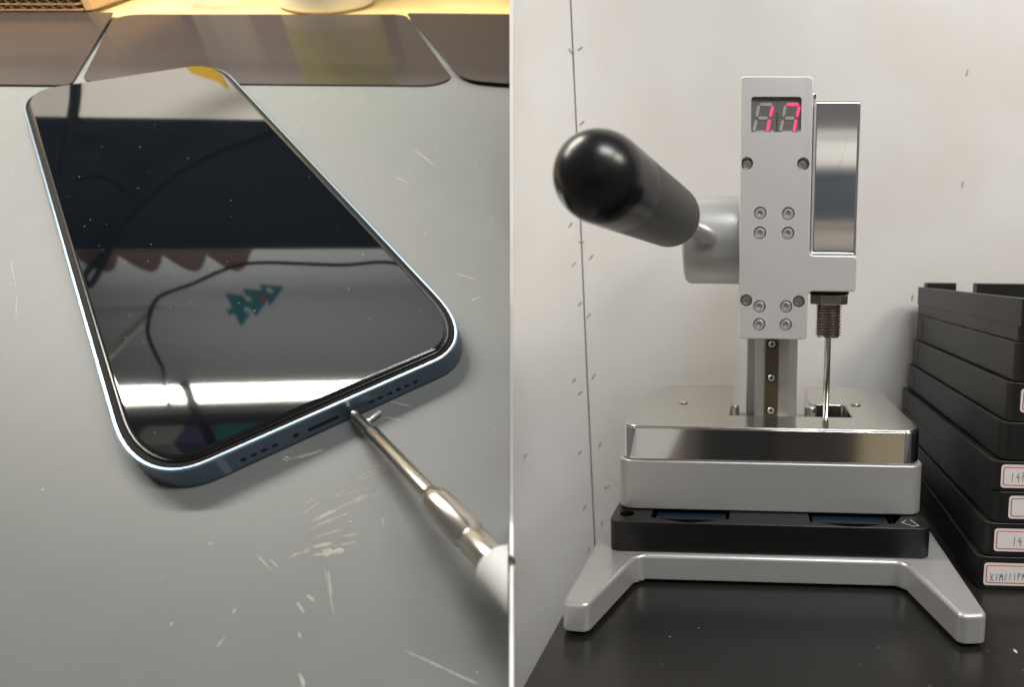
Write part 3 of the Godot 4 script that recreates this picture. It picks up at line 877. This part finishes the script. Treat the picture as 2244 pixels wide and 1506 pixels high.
func screwdriver() -> void:
	var tip: Vector3 = Vector3(0.00438, 0.00420, 0.18550)
	var fin: Vector3 = Vector3(0.01119, 0.02400, 0.28270)
	var cn: Vector3 = Vector3(-0.867799, 0.171155, -0.466510)
	var cd: float = -0.137052
	var ax := (fin - tip).normalized()
	var fx := axis_frame(tip, ax)
	var t := thing("screwdriver", "thin steel precision screwdriver with a white handle, its tip at the phone's end", "screwdriver", bench(tip))
	var b := mb(tip, fx)
	lathe(b, [Vector2(0.0, 0.0), Vector2(0.0008, 0.0), Vector2(0.0008, 0.002), Vector2(0.0013, 0.0035), Vector2(0.0013, 0.0045), Vector2(0.0010, 0.005), Vector2(0.0014, 0.006), Vector2(0.0014, 0.0165), Vector2(0.0021, 0.0180), Vector2(0.0021, 0.0580)], 24)
	part(t, "blade", b, M.driver_steel)
	b = mb(tip, fx)
	lathe(b, [Vector2(0.0020, 0.0580), Vector2(0.0022, 0.0585), Vector2(0.0036, 0.0625), Vector2(0.0037, 0.0640), Vector2(0.0037, 0.0795), Vector2(0.0030, 0.0810), Vector2(0.0030, 0.0820), Vector2(0.0035, 0.0832), Vector2(0.0035, 0.0960)], 32)
	part(t, "shank", b, M.driver_steel)
	b = mb(tip, fx)
	lathe(b, [Vector2(0.0, 0.0932), Vector2(0.0046, 0.0932), Vector2(0.0050, 0.0938), Vector2(0.0051, 0.0970), Vector2(0.0051, 0.10), Vector2(0.0051, 0.13), Vector2(0.0, 0.13)], 40, cn, cd, ax)
	part(t, "handle", b, M.handle_grip)
	# loose screw beside the blade
	var p := tip + ax * 0.010 + Vector3(0.004, 0, 0)
	p.y = 0.0022
	var sx := Transform3D(Basis(), Vector3.ZERO)
	var dir := Vector3(0.93, 0.02, -0.35)
	var b0 := Vector3(0.0064, 0.0013, 0.1909)
	t = thing("tiny_screw", "tiny steel screw lying on the mat beside the screwdriver blade", "screw", bench(b0))
	b = mb(b0, axis_frame(b0, dir))
	lathe(b, [Vector2(0, 0), Vector2(0.0010, 0), Vector2(0.0012, 0.0004), Vector2(0.0012, 0.0010), Vector2(0.0006, 0.0013), Vector2(0.0006, 0.0016)], 18)
	part(t, "head", b, M.screw_steel)
	b = mb(b0, axis_frame(b0, dir))
	lathe(b, [Vector2(0.0006, 0.0016), Vector2(0.0008, 0.0018), Vector2(0.0008, 0.0052), Vector2(0.0006, 0.0055), Vector2(0, 0.0055)], 16)
	part(t, "shaft", b, M.screw_steel)

func socket_screw(parent: Node, at: Vector3, r: float) -> void:
	var b := mb(Vector3.ZERO, Transform3D(Basis(Vector3.RIGHT, Vector3.BACK, Vector3.DOWN), at))
	lathe(b, [Vector2(r, -0.0012), Vector2(r, -0.0003), Vector2(r * 0.84, 0.0), Vector2(r * 0.52, 0.0)], 20)
	lathe(b, [Vector2(r * 0.56, 0.0), Vector2(r * 0.50, -0.0009), Vector2(0.0, -0.0010)], 6)
	part(parent, "screw", b, M.screw_steel)

func press() -> void:
	var xc := 0.0083
	var base := Vector3(xc, 0, -0.29)
	var t := thing("lever_press", "silver desktop press with a red two digit readout and a black lever", "press", Transform3D(Basis(), base))
	# base with two splayed feet
	var half := [Vector2(0.0738, -0.2045), Vector2(0.0642, -0.2035), Vector2(0.0540, -0.2425)]
	var pl := [Vector2(xc + half[0].x, -0.365), Vector2(xc + half[0].x, half[0].y), Vector2(xc + half[1].x, half[1].y), Vector2(xc + half[2].x, half[2].y), Vector2(xc - half[2].x, half[2].y), Vector2(xc - half[1].x, half[1].y), Vector2(xc - half[0].x, half[0].y), Vector2(xc - half[0].x, -0.365)]
	var b := mb(base)
	prism(b, rounded(pl, [0.004, 0.003, 0.003, 0.005, 0.005, 0.003, 0.003, 0.004], 8), 0.0016, 0.0123, 0.0016, 0.0006, [], 4)
	var bp := part(t, "base_plate", b, M.anodised)
	for s in [[-1, -0.209], [1, -0.209], [-1, -0.35], [1, -0.35]]:
		b = mb(base)
		prism(b, circle(Vector2(xc + s[0] * 0.0685, s[1] - 0.002), 0.0040, 20), 0.0, 0.0017)
		part(bp, "rubber_foot", b, M.rubber_foot)
	# head block and polished cover
	b = mb(base)
	prism(b, rounded(rect(xc - 0.0654, -0.352, xc + 0.0654, -0.2585), [0.012, 0.012, 0.0065, 0.0065], 8), 0.0255, 0.0470, 0.0008, 0.0005)
	part(t, "head_block", b, M.anodised)
	var cv := [Vector2(xc - 0.0639, -0.2593), Vector2(xc + 0.0639, -0.2593), Vector2(xc + 0.0639, -0.356), Vector2(0.0305, -0.356), Vector2(0.0290, -0.3085), Vector2(0.0462, -0.3085), Vector2(0.0462, -0.2815), Vector2(-0.0098, -0.2815), Vector2(-0.0098, -0.356), Vector2(xc - 0.0639, -0.356)]
	b = mb(base)
	prism(b, rounded(cv, [0.008, 0.008, 0.024, 0.0008, 0.0008, 0.002, 0.002, 0.0008, 0.0008, 0.024], 10), 0.0471, 0.0621, 0.0007, 0.0004, [], 4)
	var cover := part(t, "polished_cover", b, M.satin_steel)
	# polished band wrapped round the front of the cover
	b = mb(base)
	var band := [Vector2(xc - 0.0642, -0.2590), Vector2(xc + 0.0642, -0.2590), Vector2(xc + 0.0642, -0.345), Vector2(xc + 0.0634, -0.345), Vector2(xc + 0.0634, -0.2598), Vector2(xc - 0.0634, -0.2598), Vector2(xc - 0.0634, -0.345), Vector2(xc - 0.0642, -0.345)]
	prism(b, rounded(band, [0.0082, 0.0082, 0.0002, 0.0002, 0.0075, 0.0075, 0.0002, 0.0002], 10), 0.0475, 0.0612, 0.0003, 0.0003)
	part(cover, "polished_band", b, M.polished)
	for s in [Vector2(-0.0339, -0.306), Vector2(0.0520, -0.308)]:
		b = mb(base, Transform3D(Basis(), Vector3(s.x, 0.0621, s.y)))
		lathe(b, [Vector2(0.0026, -0.001), Vector2(0.0026, 0.0004), Vector2(0.0022, 0.0007), Vector2(0.0018, 0.0004), Vector2(0.0016, 0.0007), Vector2(0.0, 0.0008)], 24)
		part(cover, "dowel_pin", b, M.satin_steel)
	for s in [Vector2(-0.0088, -0.3045), Vector2(0.0292, -0.3035)]:
		b = mb(base, Transform3D(Basis(), Vector3(s.x, 0.047, s.y)))
		lathe(b, [Vector2(0.0030, 0.0), Vector2(0.0030, 0.0142), Vector2(0.0026, 0.0148), Vector2(0.0, 0.0148)], 24)
		part(t, "guide_post", b, M.satin_steel)
	b = mb(base)
	prism(b, rounded(rect(-0.0090, -0.3155, 0.0285, -0.2830), 0.001, 3), 0.0471, 0.0545, 0.0004)
	part(t, "slot_floor", b, M.rail_alloy)
	b = mb(base)
	prism(b, rounded(rect(0.0298, -0.3075, 0.0455, -0.2822), 0.001, 3), 0.0470, 0.0476)
	part(t, "window_floor", b, M.hole_black)
	# column and rail
	b = mb(base)
	prism(b, rounded(rect(-0.0026, -0.345, 0.0232, -0.316), 0.001, 4), 0.0471, 0.203, 0.0004)
	part(t, "column", b, M.rail_alloy)
	b = mb(base)
	prism(b, rounded([Vector2(0.0016, -0.3158), Vector2(0.0016, -0.306), Vector2(0.0058, -0.303), Vector2(0.0134, -0.303), Vector2(0.0182, -0.306), Vector2(0.0182, -0.3158)], 0.0006, 3), 0.0546, 0.20, 0.0003)
	part(t, "rail_bed", b, M.anodised)
	b = mb(base)
	prism(b, rounded(rect(0.0062, -0.3028, 0.0130, -0.2990), 0.0005, 3), 0.0546, 0.20, 0.0003)
	var rail := part(t, "rail", b, M.bronze_steel)
	for y in [0.0932, 0.0767, 0.0606]:
		b = mb(base, Transform3D(Basis(Vector3.RIGHT, Vector3.BACK, Vector3.DOWN), Vector3(0.0096, y, -0.2989)))
		lathe(b, [Vector2(0.0024, 0.00005), Vector2(0.0019, 0.0001), Vector2(0.0019, 0.0001)], 20)
		part(rail, "screw_recess", b, M.hole_black)
		socket_screw(rail, Vector3(0.0096, y, -0.2984) - base, 0.0017)
	# front plate with counterbored holes and a window
	var out := [Vector2(-0.0060, -0.2077), Vector2(0.0237, -0.2077), Vector2(0.0237, -0.1349), Vector2(0.0437, -0.1349), Vector2(0.0437, -0.1197), Vector2(0.0235, -0.1197), Vector2(0.0235, -0.0990), Vector2(-0.0060, -0.0990)]
	var deep := [Vector2(-0.0032, 0.1728), Vector2(0.0202, 0.1727), Vector2(-0.0028, 0.1156), Vector2(0.0197, 0.1154)]
	var flush := [Vector2(0.0026, 0.1524), Vector2(0.0144, 0.1523), Vector2(0.0026, 0.1442), Vector2(0.0144, 0.1442), Vector2(0.0029, 0.1131), Vector2(0.0143, 0.1132), Vector2(0.0029, 0.1054), Vector2(0.0143, 0.1054)]
	var holes := []
	for q in deep:
		holes.append([circle(Vector2(q.x, -q.y), 0.0026, 22), 0.006])
	for q in flush:
		holes.append([circle(Vector2(q.x, -q.y), 0.0027, 22), 0.0019])
	holes.append([rounded(rect(-0.0018, -0.1995, 0.0189, -0.1853), 0.0012, 5), 0.0016])
	b = mb(base, facing(-0.290))
	prism(b, rounded(out, [0.0012, 0.0022, 0.0022, 0.0018, 0.0018, 0.0022, 0.0018, 0.0014], 8), 0.0, 0.022, 0.0006, 0.0006, holes)
	var plate := part(t, "front_plate", b, M.blasted)
	for q in deep:
		socket_screw(plate, Vector3(q.x, q.y, -0.2712) - base, 0.0020)
	for q in flush:
		socket_screw(plate, Vector3(q.x, q.y, -0.26815) - base, 0.0021)
	readout(t, base)
	# polished gauge housing on the arm of the plate
	b = mb(base, facing(-0.2895))
	prism(b, rounded(rect(0.0242, -0.1990, 0.0440, -0.1353), [0.0014, 0.0016, 0.0008, 0.0014], 6), 0.0, 0.0185, 0.0016, 0.0006, [], 6)
	part(t, "gauge_housing", b, M.chrome)
	b = mb(base, axis_frame(Vector3(0.0238, 0.2015, -0.276), Vector3.RIGHT))
	lathe(b, [Vector2(0.0, 0.0), Vector2(0.0024, 0.0), Vector2(0.0024, 0.0008), Vector2(0.0017, 0.0016), Vector2(0.0, 0.0018)], 20)
	part(t, "side_screw", b, M.chrome)
	# nut, threaded sleeve and plunger
	var px := 0.0337
	var pz := -0.2785
	b = mb(base, Transform3D(Basis(), Vector3(px, 0, pz)))
	lathe(b, [Vector2(0.0, 0.1183), Vector2(0.0085, 0.1183), Vector2(0.0085, 0.1198), Vector2(0.0, 0.1198)], 32)
	part(t, "washer", b, M.hole_black)
	var hx := []
	for i in 6:
		hx.append(Vector2(px, pz) + Vector2.RIGHT.rotated(TAU * i / 6.0) * 0.0083)
	b = mb(base)
	prism(b, rounded(hx, 0.0004, 3), 0.1138, 0.1182, 0.0004, 0.0004)
	part(t, "hex_nut", b, M.nickel)
	b = mb(base, Transform3D(Basis(), Vector3(px, 0, pz)))
	lathe(b, [Vector2(0.0, 0.0992), Vector2(0.0046, 0.0992), Vector2(0.0050, 0.0998), Vector2(0.0050, 0.1137)], 36)
	var sleeve := part(t, "threaded_sleeve", b, M.dark_nickel)
	for i in 11:
		b = mb(base, Transform3D(Basis(), Vector3(px, 0, pz)))
		var y := 0.0999 + 0.00125 * i
		lathe(b, [Vector2(0.0049, y), Vector2(0.0058, y + 0.0003), Vector2(0.0058, y + 0.0005), Vector2(0.0049, y + 0.0008)], 36)
		part(sleeve, "thread_ridge", b, M.nickel)
	b = mb(base, Transform3D(Basis(), Vector3(px, 0, pz)))
	lathe(b, [Vector2(0.0, 0.0623), Vector2(0.0009, 0.0623), Vector2(0.0014, 0.0630), Vector2(0.0014, 0.0995)], 24)
	part(t, "plunger", b, M.chrome)
	# hub and lever
	b = mb(base, Transform3D(Basis(Vector3.DOWN, Vector3.RIGHT, Vector3.BACK), Vector3(0, 0.142, -0.294)))
	var hub := [Vector2(0.0, -0.0315)]
	for i in 6:
		var a := PI / 2 * i / 5.0
		hub.append(Vector2(0.0172 + 0.0030 * sin(a), -0.0285 - 0.0030 * cos(a)))
	hub.append(Vector2(0.0202, -0.0062))
	lathe(b, hub, 64)
	part(t, "hub", b, M.anodised)
	var near := Vector3(-0.0341, 0.1489, -0.142)
	var far := Vector3(-0.0198, 0.1424, -0.2725)
	var d := (far - near).normalized()
	b = mb(base, axis_frame(near, d))
	lathe(b, [Vector2(0.0039, 0.06), Vector2(0.0039, 0.140)], 28)
	part(t, "lever_rod", b, M.satin_steel)
	var gr := []
	for i in 17:
		var a := PI / 2 * i / 16.0
		gr.append(Vector2(0.0105 * sin(a), -0.0105 * cos(a)))
	gr.append_array([Vector2(0.0105, 0.012)])
	b = mb(base, axis_frame(near, d))
	lathe(b, gr, 48)
	part(t, "lever_knob", b, M.black_plastic)
	gr = [Vector2(0.01048, 0.0121), Vector2(0.0102, 0.0615)]
	for i in 7:
		var a := PI / 2 * i / 6.0
		gr.append(Vector2(0.0052 + 0.0050 * cos(a), 0.0615 + 0.0058 * sin(a)))
	gr.append(Vector2(0.0040, 0.0675))
	b = mb(base, axis_frame(near, d))
	lathe(b, gr, 48)
	part(t, "lever_grip", b, M.grip_plastic)

func readout(t: Node3D, base: Vector3) -> void:
	var z := -0.2694
	var b := mb(base, facing(z))
	prism(b, rounded(rect(-0.00165, -0.1994, 0.0086, -0.1854), 0.0004, 2), -0.0001, 0.0002)
	prism(b, rounded(rect(0.00875, -0.1994, 0.01875, -0.1854), 0.0004, 2), -0.0001, 0.0002)
	var face := part(t, "display", b, M.display_face)
	var px := func(u: float, v: float) -> Vector2: return Vector2(-0.0017 + (u - 195.0) * 1.5587e-5, -(0.1994 - (v - 265.0) * 1.5587e-5))
	# [ends, lit in the first digit, lit in the second digit]
	var segs := [[1130, 440, 1440, 440, 0, 1], [1468, 490, 1405, 745, 1, 1], [1385, 830, 1335, 1130, 1, 1], [1010, 1150, 1290, 1150, 0, 0], [1035, 845, 975, 1110, 0, 0], [1095, 470, 1045, 745, 0, 0], [1095, 790, 1330, 790, 0, 0]]
	for digit in 2:
		for s in segs:
			var o := -705.0 * (1 - digit)
			var p: Vector2 = px.call(s[0] + o, s[1])
			var q: Vector2 = px.call(s[2] + o, s[3])
			var dd := (q - p).normalized()
			var n := Vector2(-dd.y, dd.x) * 0.00062
			b = mb(base, facing(z))
			prism(b, rounded([p - dd * 0.0003, p + n + dd * 0.0004, q + n - dd * 0.0004, q + dd * 0.0003, q - n - dd * 0.0004, p - n + dd * 0.0004], 0.0001, 1), 0.0002, 0.00035)
			part(face, "segment", b, M.segment_lit if s[4 + digit] else M.segment_off)
		b = mb(base, facing(z))
		prism(b, circle(px.call(1460.0 - 705.0 * (1 - digit), 1140.0), 0.00066, 16), 0.0002, 0.00035)
		part(face, "decimal_point", b, M.segment_off)
	for i in 8:
		b = mb(base, facing(z))
		prism(b, circle(px.call(880.0, 690.0 + 80.0 * i), 0.0003, 10), 0.0002, 0.0003)
		part(face, "seam_notch", b, M.hole_black)

func black_mold() -> void:
	var xc := 0.0080
	var base := Vector3(xc, 0.0125, -0.295)
	var t := thing("phone_mold", "black anodised mold clamped between the press base and its silver head", "mold", Transform3D(Basis(), base))
	var holes := [[rounded(rect(-0.0415, -0.300, -0.0085, -0.2490), 0.001, 4), 0.004], [rounded(rect(0.0250, -0.300, 0.0600, -0.2487), 0.001, 4), 0.004], [circle(Vector2(-0.0520, -0.2535), 0.0031, 24), 0.004]]
	var b := mb(base)
	prism(b, rounded(rect(xc - 0.0660, -0.342, xc + 0.0660, -0.245), [0.006, 0.006, 0.0045, 0.0045], 8), 0.0125, 0.0252, 0.0004, 0.0004, holes)
	part(t, "body", b, M.black_alloy)
	for s in [[-0.0400, -0.0100], [0.0265, 0.0585]]:
		b = mb(base)
		prism(b, rounded(rect(s[0], -0.2990, s[1], -0.2503), 0.001, 3), 0.0213, 0.0236, 0.0004)
		part(t, "pocket_insert", b, M.pocket_blue)
	# etched arrow
	for s in [[0.0630, -0.2510, 0.0668, -0.2475], [0.0668, -0.2475, 0.0694, -0.2480], [0.0694, -0.2480, 0.0672, -0.2540], [0.0630, -0.2510, 0.0655, -0.2535]]:
		var p := Vector2(s[0], s[1])
		var q := Vector2(s[2], s[3])
		var n := (q - p).normalized().orthogonal() * 0.00012
		b = mb(base)
		prism(b, rounded([p + n, q + n, q - n, p - n], 0.00002, 1), 0.0252, 0.02524)
		part(t, "etched_stroke", b, M.etched_line)

func mold_stack() -> void:
	# [left edge, bottom, top, label left (or 0), label bottom, label writing, what tells it apart]
	var rows := [
		[0.0925, 0.0, 0.0140, 0.0955, 0.0020, "XSM/11PM", "bottom black mold of the stack, its label reading XSM/11PM"],
		[0.0950, 0.0143, 0.0283, 0.0988, 0.0166, "14", "black mold second from the bottom of the stack, its label reading 14"],
		[0.0975, 0.0286, 0.0415, 0.1037, 0.0304, "", "black mold third from the bottom of the stack with a blank label"],
		[0.0962, 0.0418, 0.0540, 0.0999, 0.0432, "14P", "black mold fourth from the bottom of the stack, its label reading 14P"],
		[0.0995, 0.0545, 0.0698, 0.0, 0.0, "", "black mold fourth from the top of the stack, above the 14P mold"],
		[0.1012, 0.0700, 0.0857, 0.1056, 0.0740, "", "black mold third from the top of the stack"],
		[0.1034, 0.0859, 0.1016, 0.0, 0.0, "", "black mold just under the topmost tray of the stack"]]
	for i in rows.size():
		var r: Array = rows[i]
		var x0: float = r[0]
		var base := Vector3(x0 + 0.055, r[1], -0.322)
		var t := thing("stacked_mold", r[6], "mold", Transform3D(Basis(), base), "stacked black molds")
		var zb := -0.400 if i > 3 else -0.402
		var xb := x0 + 0.0010 if i > 3 else maxf(x0, 0.0975)
		var b := mb(base)
		prism(b, rounded([Vector2(xb, zb), Vector2(x0 + 0.11, zb), Vector2(x0 + 0.11, -0.2452), Vector2(x0, -0.2452)], [0.001, 0.004, 0.004, 0.004], 6), r[1] + 0.0001, r[2], 0.0004, 0.0004)
		part(t, "body", b, M.mold_black)
		if r[3] > 0.0:
			label(t, base, r[3], r[4], r[5])
		# small square latch mark by the back corner
		b = mb(base, Transform3D(Basis(Vector3.FORWARD, Vector3.LEFT, Vector3.UP), Vector3(xb + 0.0003, 0, 0)))
		prism(b, rounded(rect(0.385, r[1] + 0.002, 0.394, r[2] - 0.003), 0.0003, 2), 0.0, 0.0006)
		part(t, "latch_mark", b, M.mold_black)
	# topmost: an open tray, its back rim broken by a gap
	var base := Vector3(0.159, 0.1018, -0.322)
	var t := thing("stacked_mold", "topmost open black tray of the stack beside the wall", "mold", Transform3D(Basis(), base), "stacked black molds")
	var b := mb(base)
	prism(b, rounded(rect(0.1040, -0.400, 0.214, -0.2452), 0.003, 5), 0.1018, 0.1080, 0.0003, 0.0004)
	part(t, "tray_floor", b, M.mold_black)
	for s in [[0.1040, -0.400, 0.1075, -0.2452, 0.1187], [0.1076, -0.400, 0.1255, -0.392, 0.1216], [0.1380, -0.400, 0.214, -0.392, 0.1216], [0.2105, -0.391, 0.214, -0.2452, 0.1187]]:
		b = mb(base)
		prism(b, rounded(rect(s[0], s[1], s[2], s[3]), 0.0006, 3), 0.1080, s[4], 0.0004)
		part(t, "rim", b, M.mold_black)

func label(t: Node3D, base: Vector3, x: float, y: float, words: String) -> void:
	var z := -0.2452
	var h := 0.0095
	var b := mb(base, facing(z))
	prism(b, rounded(rect(x, -y - h, x + 0.036, -y), 0.0013, 4), 0.00005, 0.00020)
	var paper := part(t, "paper_label", b, M.label_paper)
	b = mb(base, facing(z))
	prism(b, rounded(rect(x + 0.0008, -y - h + 0.0009, x + 0.0352, -y - 0.0009), 0.0009, 4), 0.00021, 0.00024)
	part(paper, "red_border", b, M.label_red)
	b = mb(base, facing(z))
	prism(b, rounded(rect(x + 0.0012, -y - h + 0.0013, x + 0.0348, -y - 0.0013), 0.0006, 4), 0.00025, 0.00028)
	part(paper, "label_field", b, M.label_paper)
	var glyph := {
		"1": [[0.5, 0, 0.52, 1]], "4": [[0.55, 1, 0.1, 0.42], [0.1, 0.42, 0.95, 0.45], [0.6, 0.75, 0.62, -0.1]], "P": [[0.2, 0, 0.22, 1], [0.22, 1, 0.8, 0.85], [0.8, 0.85, 0.22, 0.5]],
		"X": [[0.0, 1.0, 0.8, 0], [0.85, 1, 0.0, 0.0]], "S": [[0.75, 0.95, 0.3, 0.8], [0.3, 0.8, 0.7, 0.4], [0.7, 0.4, 0.15, 0.05]], "M": [[0.1, 0, 0.2, 0.95], [0.2, 0.95, 0.5, 0.4], [0.5, 0.4, 0.85, 1], [0.85, 1, 0.9, 0]], "/": [[0.2, 0, 0.8, 1]]}
	var big := words.length() < 4
	var hh := 0.0036 if big else 0.0031
	var ww := 0.0023 if big else 0.0018
	var x0 := x + (0.0035 if words == "14P" else 0.0070) if big else x + 0.0026
	var y0 := y + (0.0026 if big else 0.0018)
	b = mb(base, facing(z))
	var any := false
	for i in words.length():
		for s in glyph.get(words[i], []):
			var p := Vector2(x0 + ww * (i + s[0] * 0.8), -(y0 + hh * s[1] + 0.0001 * i))
			var q := Vector2(x0 + ww * (i + s[2] * 0.8), -(y0 + hh * s[3] + 0.0001 * i))
			var n := (q - p).normalized().orthogonal() * 0.00012
			prism(b, rounded([p + n, q + n, q - n, p - n], 0.00002, 1), 0.00029, 0.00031)
			any = true
	if any:
		part(paper, "handwriting", b, M.ink)

func small_dirt() -> void:
	# lint and grit on the mat
	var b := mb()
	var poly := PackedVector2Array([Vector2(-0.11229, -0.31161), Vector2(0.21580, -0.10487), Vector2(0.12286, 0.06718), Vector2(0.05437, 0.19398), Vector2(0.01875, 0.25992), Vector2(-0.00481, 0.30353), Vector2(-0.11571, 0.20257)])
	for i in 420:
		var p := Vector2(rng.randf_range(-0.25, 0.3), rng.randf_range(-0.2, 0.35))
		if Geometry2D.is_point_in_polygon(p, poly) and not (absf(p.x) < 0.053 and absf(p.y) < 0.188):
			speck(b, Vector3(p.x, 0.00002, p.y), rng.randf_range(0.00008, 0.00026))
	var o := part(self, "lint", b, M.lint)
	o.transform = LT
	o.set_meta("kind", "stuff")
	o.set_meta("label", "white lint specks scattered over the grey mat")
	o.set_meta("category", "lint")
	b = mb()
	for i in 60:
		speck(b, Vector3(rng.randf_range(-0.06, 0.13), 0.00002, rng.randf_range(-0.24, -0.17)), rng.randf_range(0.00004, 0.00014))
	speck(b, Vector3(0.0915, 0.00002, -0.2035), 0.0006)
	o = part(self, "desk_dust", b, M.lint)
	o.set_meta("kind", "stuff")
	o.set_meta("label", "fine pale dust on the black desk in front of the press")
	o.set_meta("category", "dust")

func rack_behind() -> void:
	# things across the aisle behind the viewer, mirrored in the polished steel
	var rows := [["navy", Color(0.03, 0.06, 0.12), -0.36, -0.30, 0.16, 0.26], ["tan", Color(0.42, 0.35, 0.27), -0.17, -0.30, 0.10, 0.21], ["charcoal", Color(0.03, 0.03, 0.03), -0.03, -0.30, 0.13, 0.24], ["brown", Color(0.06, 0.05, 0.045), 0.10, -0.30, 0.12, 0.20], ["cream", Color(0.62, 0.52, 0.36), 0.27, -0.30, 0.16, 0.22], ["black", Color(0.015, 0.015, 0.015), 0.14, 0.02, 0.34, 0.12], ["beige", Color(0.46, 0.42, 0.36), 0.14, 0.1605, 0.20, 0.05], ["slate", Color(0.06, 0.07, 0.09), 0.14, 0.2115, 0.26, 0.09], ["white", Color(0.75, 0.73, 0.68), 0.14, 0.3025, 0.28, 0.06]]
	var sh := thing("storage_rack", "steel storage rack across the aisle behind the viewer", "rack", Transform3D(Basis(), Vector3(0, -0.312, 0.66)))
	for y in [0.0, 0.32]:
		var b := mb()
		prism(b, rounded(rect(-0.5, -0.14, 0.5, 0.14), 0.004), y, y + 0.011, 0.001)
		part(sh, "shelf_board", b, M.mold_black)
	for x in [-0.49, 0.49]:
		var b := mb()
		prism(b, rounded(rect(x - 0.012, -0.16, x + 0.012, -0.142), 0.002), -0.5, 0.95, 0.001)
		part(sh, "post", b, M.rail_alloy)
	for r in rows:
		var b := mb()
		prism(b, rounded(rect(-r[4] / 2, -0.10, r[4] / 2, 0.10), 0.006), 0.0, r[5] * 0.85, 0.002, 0.002)
		var t := thing("storage_box", "%s storage box on the rack behind the viewer" % r[0], "box", Transform3D(Basis(), Vector3(r[2], r[3], 0.66)), "storage boxes on the rack")
		var m := mat("crate_" + r[0], r[1], 0.6)
		part(t, "body", b, m)
		b = mb()
		prism(b, rounded(rect(-r[4] / 2 - 0.003, -0.103, r[4] / 2 + 0.003, 0.103), 0.006), r[5] * 0.85 + 0.0005, r[5] - 0.0005, 0.002)
		part(t, "lid", b, m)
